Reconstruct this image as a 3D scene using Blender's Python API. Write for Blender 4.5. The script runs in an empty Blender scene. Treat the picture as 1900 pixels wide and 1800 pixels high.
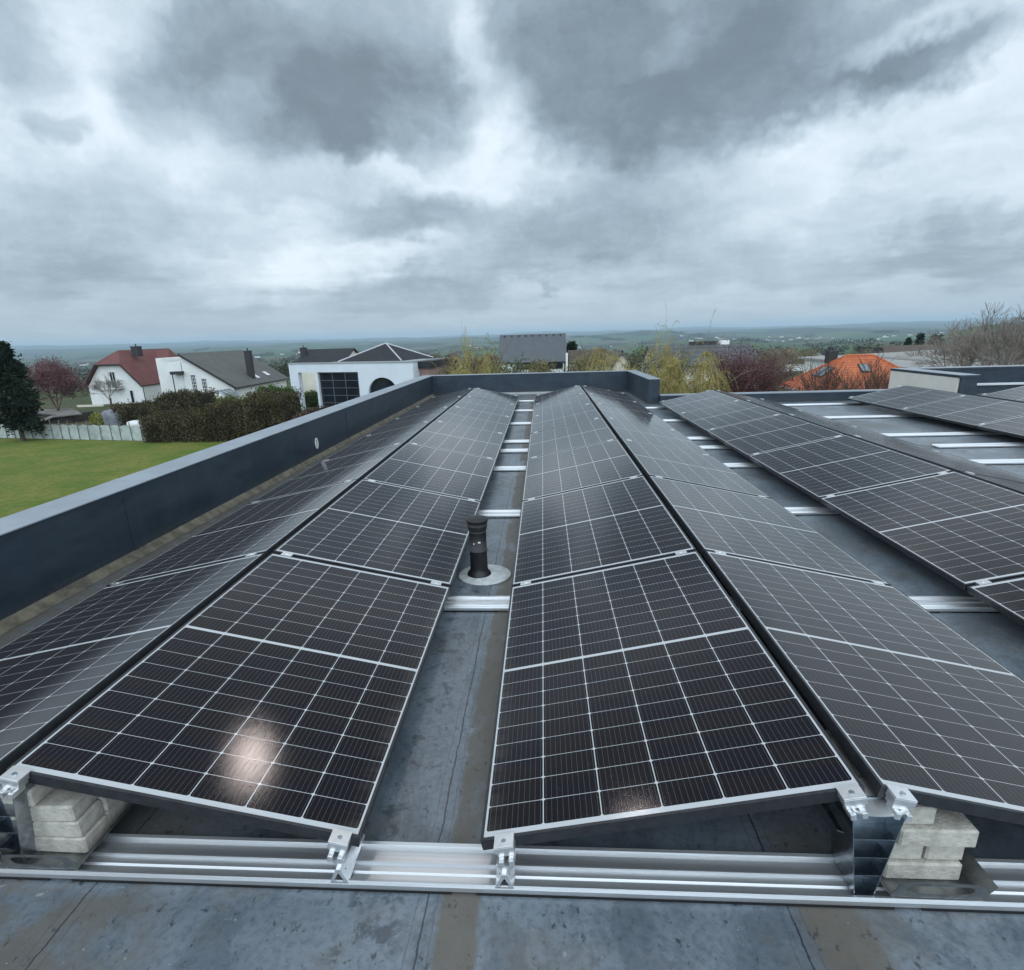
import bpy, math, random
from mathutils import Vector, Matrix
R = math.radians
random.seed(7)
S = bpy.context.scene
# ------------------------------------------------------------------ camera
FPX, CX, CY = 1098.455, 934.88, 959.74
YAW, PIT, ROL = R(-4.0611), R(-17.1811), R(-1.7077)
CAM = Vector((0.1883, -1.3196, 1.4959))
Fv = Vector((math.sin(YAW)*math.cos(PIT), math.cos(YAW)*math.cos(PIT), math.sin(PIT)))
Rv = Vector((math.cos(YAW), -math.sin(YAW), 0)); Uv = Rv.cross(Fv)
R2 = Rv*math.cos(ROL)+Uv*math.sin(ROL); U2 = -Rv*math.sin(ROL)+Uv*math.cos(ROL)
cd = bpy.data.cameras.new("camera"); cam = bpy.data.objects.new("camera", cd); S.collection.objects.link(cam)
cd.sensor_fit = 'HORIZONTAL'; cd.sensor_width = 36; cd.lens = 36*FPX/1900
cd.shift_x = (950-CX)/1900; cd.shift_y = (CY-900)/1900
cd.clip_start = 0.05; cd.clip_end = 60000
M = Matrix.Identity(4)
for i in range(3):
    M[i][0], M[i][1], M[i][2], M[i][3] = R2[i], U2[i], -Fv[i], CAM[i]
cam.matrix_world = M; S.camera = cam
def ray(u, v): return Fv + R2*((u-CX)/FPX) - U2*((v-CY)/FPX)
def W(u, v, y):
    d = ray(u, v); return CAM + d*((y-CAM.y)/d.y)
def WZ(u, v, z):
    d = ray(u, v); return CAM + d*((z-CAM.z)/d.z)
S.view_settings.view_transform = 'Standard'; S.view_settings.look = 'None'
S.view_settings.exposure = 0.22; S.view_settings.gamma = 1

# ------------------------------------------------------------------ sun and sky
SUND = Vector((-0.158, 0.692, 0.704)).normalized()
sd = bpy.data.lights.new("sun", 'SUN'); sd.energy = 0.075; sd.angle = R(2.0); sd.color = (1, .86, .80)
so = bpy.data.objects.new("sun", sd); S.collection.objects.link(so)
so.rotation_euler = (-SUND).to_track_quat('-Z', 'Y').to_euler(); so.location = (0, 0, 30)

class NT:
    def __init__(s, tree): s.t = tree
    def n(s, typ, **k):
        o = s.t.nodes.new(typ)
        for a, b in k.items():
            if a == 'ins':
                for key, val in b.items():
                    if hasattr(val, 'is_output'): s.t.links.new(val, o.inputs[key])
                    else: o.inputs[key].default_value = val
            else: setattr(o, a, b)
        return o
    def m(s, op, a, b=None, c=None, clamp=False):
        o = s.t.nodes.new('ShaderNodeMath'); o.operation = op; o.use_clamp = clamp
        for i, x in enumerate((a, b, c)):
            if x is None: continue
            if hasattr(x, 'is_output'): s.t.links.new(x, o.inputs[i])
            else: o.inputs[i].default_value = x
        return o.outputs[0]
    def vm(s, op, a, b=None, out=0):
        o = s.t.nodes.new('ShaderNodeVectorMath'); o.operation = op
        for i, x in enumerate((a, b)):
            if x is None: continue
            if hasattr(x, 'is_output'): s.t.links.new(x, o.inputs[i])
            elif op == 'SCALE' and i == 1: o.inputs['Scale'].default_value = x
            else: o.inputs[i].default_value = x
        return o.outputs[out]
    def mix(s, f, a, b, blend='MIX'):
        o = s.t.nodes.new('ShaderNodeMix'); o.data_type = 'RGBA'; o.blend_type = blend
        for i, x in ((0, f), (6, a), (7, b)):
            if hasattr(x, 'is_output'): s.t.links.new(x, o.inputs[i])
            else: o.inputs[i].default_value = (x if i == 0 else tuple(x)[:3]+(1,))
        return o.outputs[2]
    def noise(s, vec, scale, detail=4, rough=.55, dist=0, col=False):
        o = s.n('ShaderNodeTexNoise', ins={'Scale': scale, 'Detail': detail, 'Roughness': rough, 'Distortion': dist})
        if vec is not None: s.t.links.new(vec, o.inputs['Vector'])
        return o.outputs[1 if col else 0]
    def step(s, x, a, b):
        o = s.n('ShaderNodeMapRange', interpolation_type='SMOOTHSTEP', ins={0: x, 1: a, 2: b, 3: 0.0, 4: 1.0}); return o.outputs[0]
    def sep(s, v):
        o = s.n('ShaderNodeSeparateXYZ', ins={0: v}); return o.outputs
    def comb(s, x, y, z):
        return s.n('ShaderNodeCombineXYZ', ins={0: x, 1: y, 2: z}).outputs[0]

w = bpy.data.worlds.new("World"); S.world = w; w.use_nodes = True
wt = NT(w.node_tree); w.node_tree.nodes.clear()
tc = wt.n('ShaderNodeTexCoord').outputs['Generated']
sx, sy, sz = wt.sep(tc)
zc = wt.m('MAXIMUM', sz, 0.0)
den = wt.m('ADD', zc, 0.13)
plane = wt.comb(wt.m('DIVIDE', sx, den), wt.m('DIVIDE', sy, den), 0.0)
# warp of the cloud outlines
wn1 = wt.vm('SUBTRACT', wt.noise(plane, 1.3, 3, .6, 0, True), (.5, .5, .5))
wn2 = wt.vm('SUBTRACT', wt.noise(tc, 7.0, 4, .62, 0, True), (.5, .5, .5))
wn3 = wt.vm('SUBTRACT', wt.noise(tc, 26.0, 5, .65, 0, True), (.5, .5, .5))
dw = wt.vm('ADD', wt.vm('ADD', tc, wt.vm('SCALE', wn1, .11)), wt.vm('ADD', wt.vm('SCALE', wn2, .12), wt.vm('SCALE', wn3, .035)))
def dirp(u, v): return ray(u, v).normalized()
BL = [  # bank / gap centres, radii, turn, strength
 (640,60,250,260,8,-.38),(690,190,220,140,0,-.28),(400,40,140,120,20,-.16),(550,270,160,70,0,-.26),(450,120,140,120,0,-.14),(540,350,130,40,0,-.16),(400,60,120,100,0,-.08),
 (1040,60,210,210,0,-.40),(1070,200,190,120,0,-.30),(1250,60,260,200,0,-.30),(1450,90,300,170,-10,-.34),(1330,240,260,85,-18,-.30),(1150,280,180,50,0,-.12),
 (1620,170,230,55,-24,-.26),(1740,110,160,50,-28,-.24),(1700,30,160,60,-20,-.12),(310,170,120,95,0,-.26),(10,70,95,130,0,-.32),(115,245,60,28,10,-.20),
 (745,395,150,55,0,-.28),(1000,430,280,60,0,-.20),(1180,385,250,75,-6,-.20),(1010,490,300,40,-6,-.16),(1016,548,16,12,0,-.16),
 (800,535,320,34,-4,-.12),(1450,490,420,46,-5,-.14),(200,430,460,95,0,-.20),(80,510,420,60,0,-.12),(400,585,420,60,0,-.12),
 (1860,450,260,60,-4,-.16),(1570,400,130,36,-10,-.10),(1650,290,60,22,-20,-.12),(1150,560,500,34,0,-.05),
 (850,40,50,130,-16,.30),(905,190,60,90,-14,.22),(930,290,60,80,0,.08),(500,130,60,90,15,.16),(1235,95,60,50,0,.18),(660,335,170,34,0,.12),(420,480,170,50,0,.14),
 (590,470,170,90,0,.10),(150,140,110,150,0,.08),(1550,215,120,36,-20,.16),(1680,80,110,34,-28,.16),(700,470,140,30,0,.08),(1500,560,420,40,0,.05),(560,560,60,90,-25,.06)]
acc = None
for (u, v, ru, rv, rot, amp) in BL:
    c = dirp(u, v); a = dirp(u+ru, v)-dirp(u-ru, v); b = dirp(u, v-rv)-dirp(u, v+rv)
    sa, sb = a.length/2*1.45, b.length/2*1.45
    a.normalize(); b = (b-a*b.dot(a)).normalized(); t = R(-rot)
    a2 = a*math.cos(t)+b*math.sin(t); b2 = b*math.cos(t)-a*math.sin(t); c3 = a2.cross(b2)
    m3 = Matrix((a2, b2, c3)).transposed()
    mp = wt.n('ShaderNodeMapping', vector_type='TEXTURE', ins={'Vector': dw, 'Location': c, 'Rotation': m3.to_euler(), 'Scale': (sa, sb, 1.0)})
    g = wt.n('ShaderNodeTexGradient', gradient_type='SPHERICAL', ins={'Vector': mp.outputs[0]}).outputs['Fac']
    g = wt.step(g, 0.0, .8)
    acc = wt.m('MULTIPLY', g, amp) if acc is None else wt.m('MULTIPLY_ADD', g, amp, acc)
acc = wt.m('MAXIMUM', acc, -.62)
det1 = wt.m('SUBTRACT', wt.noise(plane, 1.5, 7, .62, .4), .5)
det2 = wt.m('SUBTRACT', wt.noise(dw, 4.5, 7, .66, .2), .5)
det3 = wt.m('SUBTRACT', wt.noise(wt.vm('MULTIPLY', dw, (1, 1, 1.8)), 15.0, 6, .68, .3), .5)
base = wt.n('ShaderNodeMapRange', interpolation_type='SMOOTHSTEP', ins={0: sz, 1: 0.0, 2: .25, 3: .72, 4: .92}).outputs[0]
val = wt.m('ADD', base, acc)
val = wt.m('MULTIPLY_ADD', det1, .34, val)
val = wt.m('MULTIPLY_ADD', det2, .46, val)
val = wt.m('MULTIPLY_ADD', det3, .20, val)
val = wt.m('MULTIPLY_ADD', wt.m('SUBTRACT', val, .62), 1.08, .60)
# brighter cloud round the hidden sun
sdot = wt.vm('DOT_PRODUCT', tc, tuple(SUND), out=1)
val = wt.m('MULTIPLY_ADD', wt.step(sdot, .95, 1.0), .25, val)
cr = wt.n('ShaderNodeValToRGB', ins={0: val}); el = cr.color_ramp; el.interpolation = 'LINEAR'
el.elements[0].position = 0.0; el.elements[0].color = (.125, .158, .185, 1)
el.elements[1].position = 1.0; el.elements[1].color = (.74, .84, .92, 1)
for p, c in ((.25, (.170, .222, .268)), (.5, (.308, .398, .472)), (.75, (.505, .610, .698))):
    e = el.elements.new(p); e.color = c+(1,)
# the nearest air above the horizon is bluish
hz = wt.step(sz, .10, -.01)
ccol = wt.mix(wt.m('MULTIPLY', hz, .6), cr.outputs[0], (.36, .46, .56))
sky = wt.n('ShaderNodeTexSky', sky_type='NISHITA', sun_disc=False, sun_elevation=math.asin(SUND.z), sun_rotation=math.atan2(SUND.x, SUND.y))
skyc = wt.vm('SCALE', sky.outputs[0], .08)
col = wt.mix(.93, skyc, ccol)
boost = wt.m('MULTIPLY_ADD', wt.step(sy, .15, -.45), 1.25, 1.0)  # brightness added to the unseen sky behind the camera, lighting front faces
shade = wt.m('MULTIPLY_ADD', wt.m('MULTIPLY', wt.step(sz, .46, .62), wt.step(sy, .1, .35)), -.5, 1.0)  # sky ahead above the frame darkened to dim reflections in the near panels
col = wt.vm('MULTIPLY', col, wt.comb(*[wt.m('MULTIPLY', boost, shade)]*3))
low = wt.step(sz, -.02, -.06)
col = wt.mix(low, col, (.10, .12, .10))
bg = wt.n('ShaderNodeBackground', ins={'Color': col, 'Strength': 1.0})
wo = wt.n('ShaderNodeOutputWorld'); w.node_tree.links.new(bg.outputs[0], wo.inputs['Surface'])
w.cycles.sampling_method = 'MANUAL'; w.cycles.sample_map_resolution = 512

# ------------------------------------------------------------------ materials
MATS = {}
def mat(name, base, rough=.6, metal=0, var=0.0, vscale=3.0, bump=0.0, bscale=20.0, spec=.5, island=0.0, col2=None, detail=5, stretch=None):
    if name in MATS: return MATS[name]
    m = bpy.data.materials.new(name); m.use_nodes = True; t = NT(m.node_tree)
    p = m.node_tree.nodes['Principled BSDF']
    p.inputs['Roughness'].default_value = rough; p.inputs['Metallic'].default_value = metal
    p.inputs['Specular IOR Level'].default_value = spec
    oc = t.n('ShaderNodeTexCoord').outputs['Object']
    if stretch: oc = t.n('ShaderNodeMapping', ins={'Vector': oc, 'Scale': stretch}).outputs[0]
    c = None
    if var or col2:
        nz = t.step(t.noise(oc, vscale, detail, .6), .3, .7)
        lo = [x*(1-var) for x in base] if not col2 else col2
        hi = [min(1, x*(1+var)) for x in base] if not col2 else base
        c = t.mix(nz, lo, hi)
    if island:
        g = t.n('ShaderNodeNewGeometry').outputs['Random Per Island']
        f = t.n('ShaderNodeMapRange', ins={0: g, 1: 0.0, 2: 1.0, 3: 1-island, 4: 1+island}).outputs[0]
        c = t.vm('MULTIPLY', c if c is not None else tuple(base), t.comb(f, f, f))
    if c is not None: m.node_tree.links.new(c, p.inputs['Base Color'])
    else: p.inputs['Base Color'].default_value = tuple(base)+(1,)
    if bump:
        b = t.n('ShaderNodeBump', ins={'Strength': bump, 'Distance': .02, 'Height': t.noise(oc, bscale, 6, .6)})
        m.node_tree.links.new(b.outputs[0], p.inputs['Normal'])
    MATS[name] = m; return m

def mat_cells():
    m = bpy.data.materials.new('solar_cells'); m.use_nodes = True; t = NT(m.node_tree)
    p = m.node_tree.nodes['Principled BSDF']
    x, y, z = t.sep(t.n('ShaderNodeTexCoord').outputs['Object'])
    PX, PY = .1682, .0935
    mx = (1.038-6*PX)/2; 
    yc = t.m('ABSOLUTE', t.m('SUBTRACT', y, .8775))
    cx = t.m('DIVIDE', t.m('SUBTRACT', x, mx), PX)
    cy = t.m('DIVIDE', t.m('SUBTRACT', yc, .008), PY)
    inx = t.m('MULTIPLY', t.m('GREATER_THAN', cx, 0), t.m('LESS_THAN', cx, 6))
    iny = t.m('MULTIPLY', t.m('GREATER_THAN', cy, 0), t.m('LESS_THAN', cy, 9))
    ins = t.m('MULTIPLY', inx, iny)
    dx = t.m('MULTIPLY', t.m('SUBTRACT', .5, t.m('ABSOLUTE', t.m('SUBTRACT', t.m('FRACT', cx), .5))), PX)  # distance to column edge
    dy = t.m('MULTIPLY', t.m('SUBTRACT', .5, t.m('ABSOLUTE', t.m('SUBTRACT', t.m('FRACT', cy), .5))), PY)
    okx = t.m('GREATER_THAN', dx, .0015); oky = t.m('GREATER_THAN', dy, .0009)
    dg = t.m('GREATER_THAN', t.m('ADD', dx, dy), .0072)
    cell = t.m('MULTIPLY', t.m('MULTIPLY', ins, okx), t.m('MULTIPLY', oky, dg))
    # bus wires along the long side
    wpos = t.m('MULTIPLY', t.m('FRACT', cx), PX)
    wf = t.m('FRACT', t.m('DIVIDE', t.m('SUBTRACT', wpos, .0001), PX/10))
    wd = t.m('MULTIPLY', t.m('ABSOLUTE', t.m('SUBTRACT', wf, .5)), PX/10)
    wire = t.m('LESS_THAN', wd, .00042)
    pad = t.m('MULTIPLY', t.m('LESS_THAN', wd, .0007), t.m('MULTIPLY', t.m('GREATER_THAN', dy, .0035), t.m('LESS_THAN', dy, .0062)))
    idx = t.comb(t.m('FLOOR', cx), t.m('FLOOR', t.m('DIVIDE', y, PY)), 0.0)
    info = t.n('ShaderNodeObjectInfo').outputs['Random']
    wnz = t.n('ShaderNodeTexWhiteNoise', noise_dimensions='4D', ins={'Vector': idx, 'W': info}).outputs['Value']
    cc = t.mix(wnz, (.0020, .0018, .0075), (.0046, .0038, .0056))
    cc = t.mix(t.m('MULTIPLY', wire, .5), cc, (.20, .19, .19))
    c = t.mix(cell, (.50, .515, .53), cc)
    # thin film of dust in patches
    oc = t.n('ShaderNodeTexCoord').outputs['Object']
    dv = t.vm('ADD', oc, t.comb(t.m('MULTIPLY', info, 40.0), 0.0, 0.0))
    dust = t.m('MULTIPLY', t.step(t.noise(dv, 3.0, 6, .65), .45, .85), .014)
    edge = t.m('MULTIPLY', t.step(x, .085, .010), t.step(t.noise(t.vm('MULTIPLY', dv, (1, 9, 1)), 2.0, 5, .7), .30, .65))
    dust = t.m('MULTIPLY_ADD', edge, .10, dust)
    spots = t.m('MULTIPLY', t.step(t.noise(dv, 36.0, 2, .5), .66, .70), t.step(t.noise(dv, 2.2, 3, .6), .50, .62))
    dust = t.m('MULTIPLY_ADD', spots, .035, dust)
    c = t.mix(dust, c, (.28, .25, .21))
    spk = t.m('GREATER_THAN', t.noise(dv, 60.0, 2, .5), .80)
    c = t.mix(t.m('MULTIPLY', spk, .10), c, (.4, .38, .35))
    m.node_tree.links.new(c, p.inputs['Base Color'])
    p.inputs['Roughness'].default_value = .6; p.inputs['Specular IOR Level'].default_value = .0
    p.inputs['Coat Weight'].default_value = 1.0; p.inputs['Coat IOR'].default_value = 1.30; p.inputs['Sheen Weight'].default_value = .05; p.inputs['Sheen Roughness'].default_value = .45; p.inputs['Sheen Tint'].default_value = (1, .95, .90, 1)
    rg = t.m('MULTIPLY_ADD', t.noise(dv, 5.0, 4, .6), .04, .05)
    m.node_tree.links.new(rg, p.inputs['Coat Roughness'])
    b = t.n('ShaderNodeBump', ins={'Strength': .07, 'Distance': .0015, 'Height': t.noise(oc, 330.0, 2, .5)})
    m.node_tree.links.new(b.outputs[0], p.inputs['Coat Normal'])
    return m
CELLS = mat_cells()
BLACKALU = mat('black_anodised_aluminium', (.042, .045, .05), .40, .5, .2, 30)
ALU = mat('mill_aluminium', (.62, .635, .65), .40, .85, .10, 4, .05, 60, stretch=(.2, 6, 6))
ALU2 = mat('clamp_aluminium', (.80, .81, .82), .32, .85, .08, 30)
GALV = mat('galvanised_steel', (.36, .40, .44), .22, 1, .25, 25, .05, 60)
TRAY = mat('tray_steel', (.26, .27, .27), .42, .9, .3, 20)
RUBBER = mat('rubber', (.006, .006, .007), .95, 0, .3, 30)
CONC = mat('concrete_paver', (.45, .425, .375), .9, 0, .22, 22, .4, 110, .3)
ANTH = mat('anthracite_sheet', (.017, .029, .044), .45, .0, .18, 2.2, .05, 3, .45, stretch=(1, .35, 1))
COPE = mat('coping_sheet', (.27, .31, .35), .40, .2, .12, 2.5, .04, 4)
def mat_parapet():
    m = ANTH; t = NT(m.node_tree); p = m.node_tree.nodes['Principled BSDF']
    oc = t.n('ShaderNodeTexCoord').outputs['Object']; x, y, z = t.sep(oc)
    run = t.noise(t.vm('MULTIPLY', oc, (6, 6, .35)), 1.0, 6, .7); cloud = t.noise(t.vm('MULTIPLY', oc, (1, .5, 1.6)), 2.4, 7, .68, .4); fine = t.noise(oc, 30.0, 5, .65)
    c = t.mix(t.step(cloud, .35, .68), (.014, .025, .040), (.026, .041, .058))
    c = t.mix(t.m('MULTIPLY', t.step(run, .50, .75), .30), c, (.060, .070, .078))
    lowz = t.m('MULTIPLY', t.step(t.m('MULTIPLY_ADD', t.m('SUBTRACT', cloud, .5), .25, z), .13, .0), t.step(fine, .3, .7))
    c = t.mix(t.m('MULTIPLY', lowz, .6), c, (.075, .070, .055))
    c = t.mix(t.m('MULTIPLY', t.step(fine, .62, .75), .25), c, (.08, .09, .10))
    m.node_tree.links.new(c, p.inputs['Base Color'])
    r = t.m('MULTIPLY_ADD', cloud, .35, .28); m.node_tree.links.new(r, p.inputs['Roughness'])
    b = t.n('ShaderNodeBump', ins={'Strength': .35, 'Distance': .02, 'Height': t.noise(t.vm('MULTIPLY', oc, (1, .7, 2)), 2.2, 4, .5)}); m.node_tree.links.new(b.outputs[0], p.inputs['Normal'])
mat_parapet()
RENDER = mat('white_render', (.80, .72, .70), .85, 0, .05, 1.5, .15, 60)
PLASTIC = mat('black_plastic', (.010, .010, .012), .45, 0, .2, 30)
WHITEP = mat('white_plastic', (.75, .75, .73), .5, 0, .06, 12)
GLASSD = mat('dark_window_glass', (.015, .02, .026), .06, 0, 0.2, .6, spec=.6)

def mat_roof():
    m = bpy.data.materials.new('roof_membrane'); m.use_nodes = True; t = NT(m.node_tree)
    p = m.node_tree.nodes['Principled BSDF']
    oc = t.n('ShaderNodeTexCoord').outputs['Object']
    x, y, z = t.sep(oc)
    n1 = t.noise(oc, 1.3, 6, .6, .3); n2 = t.noise(oc, 7.0, 8, .65, .4); n3 = t.noise(oc, 45.0, 6, .65); n4 = t.noise(oc, 180.0, 3, .6)
    c = t.mix(t.step(n1, .3, .7), (.120, .150, .182), (.185, .220, .255))
    c = t.mix(t.m('MULTIPLY', t.step(n2, .40, .70), .45), c, (.155, .175, .185))
    n5 = t.noise(t.vm('MULTIPLY', oc, (1.5, .8, 1)), 2.4, 9, .74, .7)
    c = t.mix(t.m('MULTIPLY', t.step(n5, .46, .60), .55), c, (.060, .078, .098))
    c = t.mix(t.m('MULTIPLY', t.step(n3, .42, .70), .45), c, (.045, .058, .070))
    # seams
    jit = t.m('MULTIPLY', t.m('SUBTRACT', n2, .5), .03)
    sxn = t.m('ADD', x, jit)
    sf = t.m('ABSOLUTE', t.m('SUBTRACT', t.m('FRACT', t.m('DIVIDE', t.m('ADD', sxn, .145+.49), .98)), .5))
    sd_ = t.m('MULTIPLY', sf, .98)
    seam = t.m('LESS_THAN', sd_, .0025)
    # run-off / algae strips with ragged edges
    def strip(x0, x1, w_=.012):
        xx = t.m('MULTIPLY_ADD', t.m('SUBTRACT', n2, .5), .06, x)
        a = t.step(xx, x0-w_, x0+w_); b = t.step(xx, x1+w_, x1-w_); return t.m('MULTIPLY', a, b)
    s1 = t.m('MULTIPLY', strip(-.105, .005), t.step(t.noise(t.vm('MULTIPLY', oc, (1, .5, 1)), 3.1, 4, .6), .33, .46))
    yfr = t.step(y, .7, -.4)
    s2 = t.m('MULTIPLY', strip(.86, 1.03, .03), t.step(y, .35, 0))
    s3 = t.m('MULTIPLY', t.m('MULTIPLY', t.step(t.m('MULTIPLY_ADD', n2, .5, x), -.50, -.80), t.step(y, .5, .1)), t.step(t.noise(oc, 4.3, 6, .66, .6), .38, .56))
    s4 = t.m('MULTIPLY', t.step(x, -2.36, -2.5), t.step(n2, .25, .55))
    d5 = t.vm('LENGTH', t.vm('SUBTRACT', t.vm('MULTIPLY', oc, (1, 1.0, 0)), (5.2, 8.05, 0)), out=1)
    s5 = t.m('MULTIPLY', t.step(t.m('MULTIPLY_ADD', n2, .6, d5), .95, .35), .6)
    gen = t.m('MULTIPLY', t.step(t.noise(oc, 1.5, 9, .74, .6), .50, .64), .62)
    br = s1
    for s_ in (s2, t.m('MULTIPLY', s3, .8), t.m('MULTIPLY', s4, .95), s5, gen): br = t.m('MAXIMUM', br, s_)
    brown = t.mix(n3, (.060, .050, .035), (.165, .135, .095))
    br = t.m('MULTIPLY', br, t.m('MULTIPLY_ADD', n3, .5, .62), clamp=True)
    c = t.mix(t.m('MULTIPLY', br, .85), c, brown)
    # dark damp foot marks
    vt = t.noise(oc, 9.0, 3, .5, 1.5)
    blot = t.m('MULTIPLY', t.step(t.noise(t.vm('MULTIPLY', oc, (1.6, 1, 1)), 26.0, 6, .7, .2), .56, .66), t.step(vt, .47, .56))
    c = t.mix(t.m('MULTIPLY', blot, .8), c, (.022, .026, .03))
    # a paler scuffed lap
    lap = t.m('MULTIPLY', t.m('LESS_THAN', t.m('ABSOLUTE', t.m('SUBTRACT', sd_, .028)), .0016), .5)
    c = t.mix(lap, c, (.05, .06, .07))
    c = t.mix(t.m('MULTIPLY', seam, .85), c, (.02, .024, .03))
    aw = t.m('MULTIPLY', strip(-.36, -.20, .03), t.step(t.noise(oc, 14.0, 6, .7, .4), .52, .60))
    c = t.mix(t.m('MULTIPLY', aw, .65), c, (.03, .04, .05))
    drop = t.m('MULTIPLY', t.step(t.noise(oc, 17.0, 3, .6, .3), .70, .74), .5)
    c = t.mix(drop, c, (.32, .34, .34))
    peb = t.m('GREATER_THAN', t.noise(oc, 130.0, 1, .4), .795)
    c = t.mix(t.m('MULTIPLY', peb, .8), c, (.42, .43, .42))
    m.node_tree.links.new(c, p.inputs['Base Color'])
    rg = t.m('ADD', t.m('MULTIPLY_ADD', n2, .25, .20), t.m('MULTIPLY', br, .25))
    m.node_tree.links.new(rg, p.inputs['Roughness'])
    h = t.m('ADD', t.m('ADD', t.m('MULTIPLY', n2, .9), t.m('MULTIPLY', n3, .25)), t.m('ADD', t.m('MULTIPLY', n4, .08), t.m('MULTIPLY', br, .15)))
    h = t.m('SUBTRACT', h, t.m('MULTIPLY', seam, .3))
    b = t.n('ShaderNodeBump', ins={'Strength': .5, 'Distance': .006, 'Height': h})
    m.node_tree.links.new(b.outputs[0], p.inputs['Normal'])
    return m
ROOFM = mat_roof()

# ------------------------------------------------------------------ mesh helpers
COL = S.collection
class MB:
    def __init__(s): s.v = []; s.f = []; s.mi = []
    def add(s, vs, fs, mi=0):
        o = len(s.v); s.v += [tuple(p) for p in vs]; s.f += [tuple(i+o for i in f) for f in fs]; s.mi += [mi]*len(fs)
    def box(s, x0, x1, y0, y1, z0, z1, mi=0, ch=0):
        if ch:
            c = ch; vs = []
            # chamfered box: three loops per axis-end are approximated by a 24-vertex solid
            for (a, b) in ((z0, c), (z0+c, 0), (z1-c, 0), (z1, c)):
                q = c if b else 0
                vs += [(x0+q+c, y0+q, a), (x1-q-c, y0+q, a), (x1-q, y0+q+c, a), (x1-q, y1-q-c, a), (x1-q-c, y1-q, a), (x0+q+c, y1-q, a), (x0+q, y1-q-c, a), (x0+q, y0+q+c, a)]
            fs = [tuple(range(7, -1, -1)), tuple(range(24, 32))]
            for l in range(3):
                for i in range(8):
                    j = (i+1) % 8; fs.append((l*8+i, l*8+j, l*8+8+j, l*8+8+i))
            s.add(vs, fs, mi); return s
        vs = [(x0, y0, z0), (x1, y0, z0), (x1, y1, z0), (x0, y1, z0), (x0, y0, z1), (x1, y0, z1), (x1, y1, z1), (x0, y1, z1)]
        s.add(vs, [(3, 2, 1, 0), (4, 5, 6, 7), (0, 1, 5, 4), (1, 2, 6, 5), (2, 3, 7, 6), (3, 0, 4, 7)], mi); return s
    def prism(s, poly, a0, a1, axis='y', mi=0):
        """poly of 2-D points; axis y: (x,z); axis z: (x,y); axis x: (y,z)"""
        n = len(poly)
        def P(p, a): return (p[0], a, p[1]) if axis == 'y' else ((p[0], p[1], a) if axis == 'z' else (a, p[0], p[1]))
        vs = [P(p, a0) for p in poly]+[P(p, a1) for p in poly]
        fs = [tuple(range(n)), tuple(range(2*n-1, n-1, -1))]+[(i, (i+1) % n, n+(i+1) % n, n+i) for i in range(n)]
        s.add(vs, fs, mi); return s
    def poly(s, pts, mi=0): s.add(pts, [tuple(range(len(pts)))], mi); return s
    def slab(s, pts, th, mi=0):
        """sheet of 3-D points given thickness downwards along its normal"""
        a = Vector(pts[1])-Vector(pts[0]); b = Vector(pts[2])-Vector(pts[1]); n = a.cross(b).normalized()*th
        q = [Vector(p)-n for p in pts]; k = len(pts)
        s.add(list(pts)+q, [tuple(range(k)), tuple(range(2*k-1, k-1, -1))]+[(i, k+i, k+(i+1) % k, (i+1) % k) for i in range(k)], mi); return s
    def tube(s, p0, p1, r0, r1=None, n=8, mi=0, cap=True):
        p0, p1 = Vector(p0), Vector(p1); r1 = r0 if r1 is None else r1
        d = (p1-p0)
        if d.length < 1e-9: return s
        d.normalize(); a = d.orthogonal().normalized(); b = d.cross(a); vs = []
        for (p, r) in ((p0, r0), (p1, r1)):
            for i in range(n):
                t = 2*math.pi*i/n; vs.append(p+(a*math.cos(t)+b*math.sin(t))*r)
        fs = [(i, (i+1) % n, n+(i+1) % n, n+i) for i in range(n)]
        if cap: fs += [tuple(range(n-1, -1, -1)), tuple(range(n, 2*n))]
        s.add(vs, fs, mi); return s
    def lathe(s, prof, cx, cy, n=40, mi=0):
        vs = []; fs = []
        for (r, z) in prof:
            for i in range(n):
                t = 2*math.pi*i/n; vs.append((cx+r*math.cos(t), cy+r*math.sin(t), z))
        for l in range(len(prof)-1):
            for i in range(n):
                j = (i+1) % n; fs.append((l*n+i, l*n+j, l*n+n+j, l*n+n+i))
        if prof[-1][0] > 1e-5: fs.append(tuple(range((len(prof)-1)*n, len(prof)*n)))
        s.add(vs, fs, mi); return s
    def build(s, name, m, parent=None, smooth=False, loc=None, bevel=0):
        me = bpy.data.meshes.new(name); me.from_pydata(s.v, [], s.f)
        ms = m if isinstance(m, (list, tuple)) else [m]
        for q in ms: me.materials.append(q)
        if len(ms) > 1: me.polygons.foreach_set('material_index', s.mi)
        if smooth: me.polygons.foreach_set('use_smooth', [True]*len(s.f))
        me.update(); o = bpy.data.objects.new(name, me); COL.objects.link(o)
        if parent: o.parent = parent
        if loc is not None: o.location = loc
        if bevel:
            b = o.modifiers.new('bevel', 'BEVEL'); b.width = bevel; b.segments = 2; b.limit_method = 'ANGLE'
        return o
def empty(name, label, cat, loc=(0, 0, 0), rotz=0, group=None, rot=None):
    o = bpy.data.objects.new(name, None); COL.objects.link(o); o.location = loc
    o.rotation_euler = rot if rot else (0, 0, rotz); o.empty_display_size = .1
    o['label'] = label; o['category'] = cat
    if group: o['group'] = group
    return o
def tag(o, label=None, cat=None, group=None, kind=None):
    for k, x in (('label', label), ('category', cat), ('group', group), ('kind', kind)):
        if x: o[k] = x
    return o
def copy_tree(o, parent=None):
    c = o.copy(); COL.objects.link(c); c.parent = parent
    for ch in list(o.children):
        copy_tree(ch, c)
    return c
ORD = ['first', 'second', 'third', 'fourth', 'fifth', 'sixth', 'seventh', 'eighth']

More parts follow.
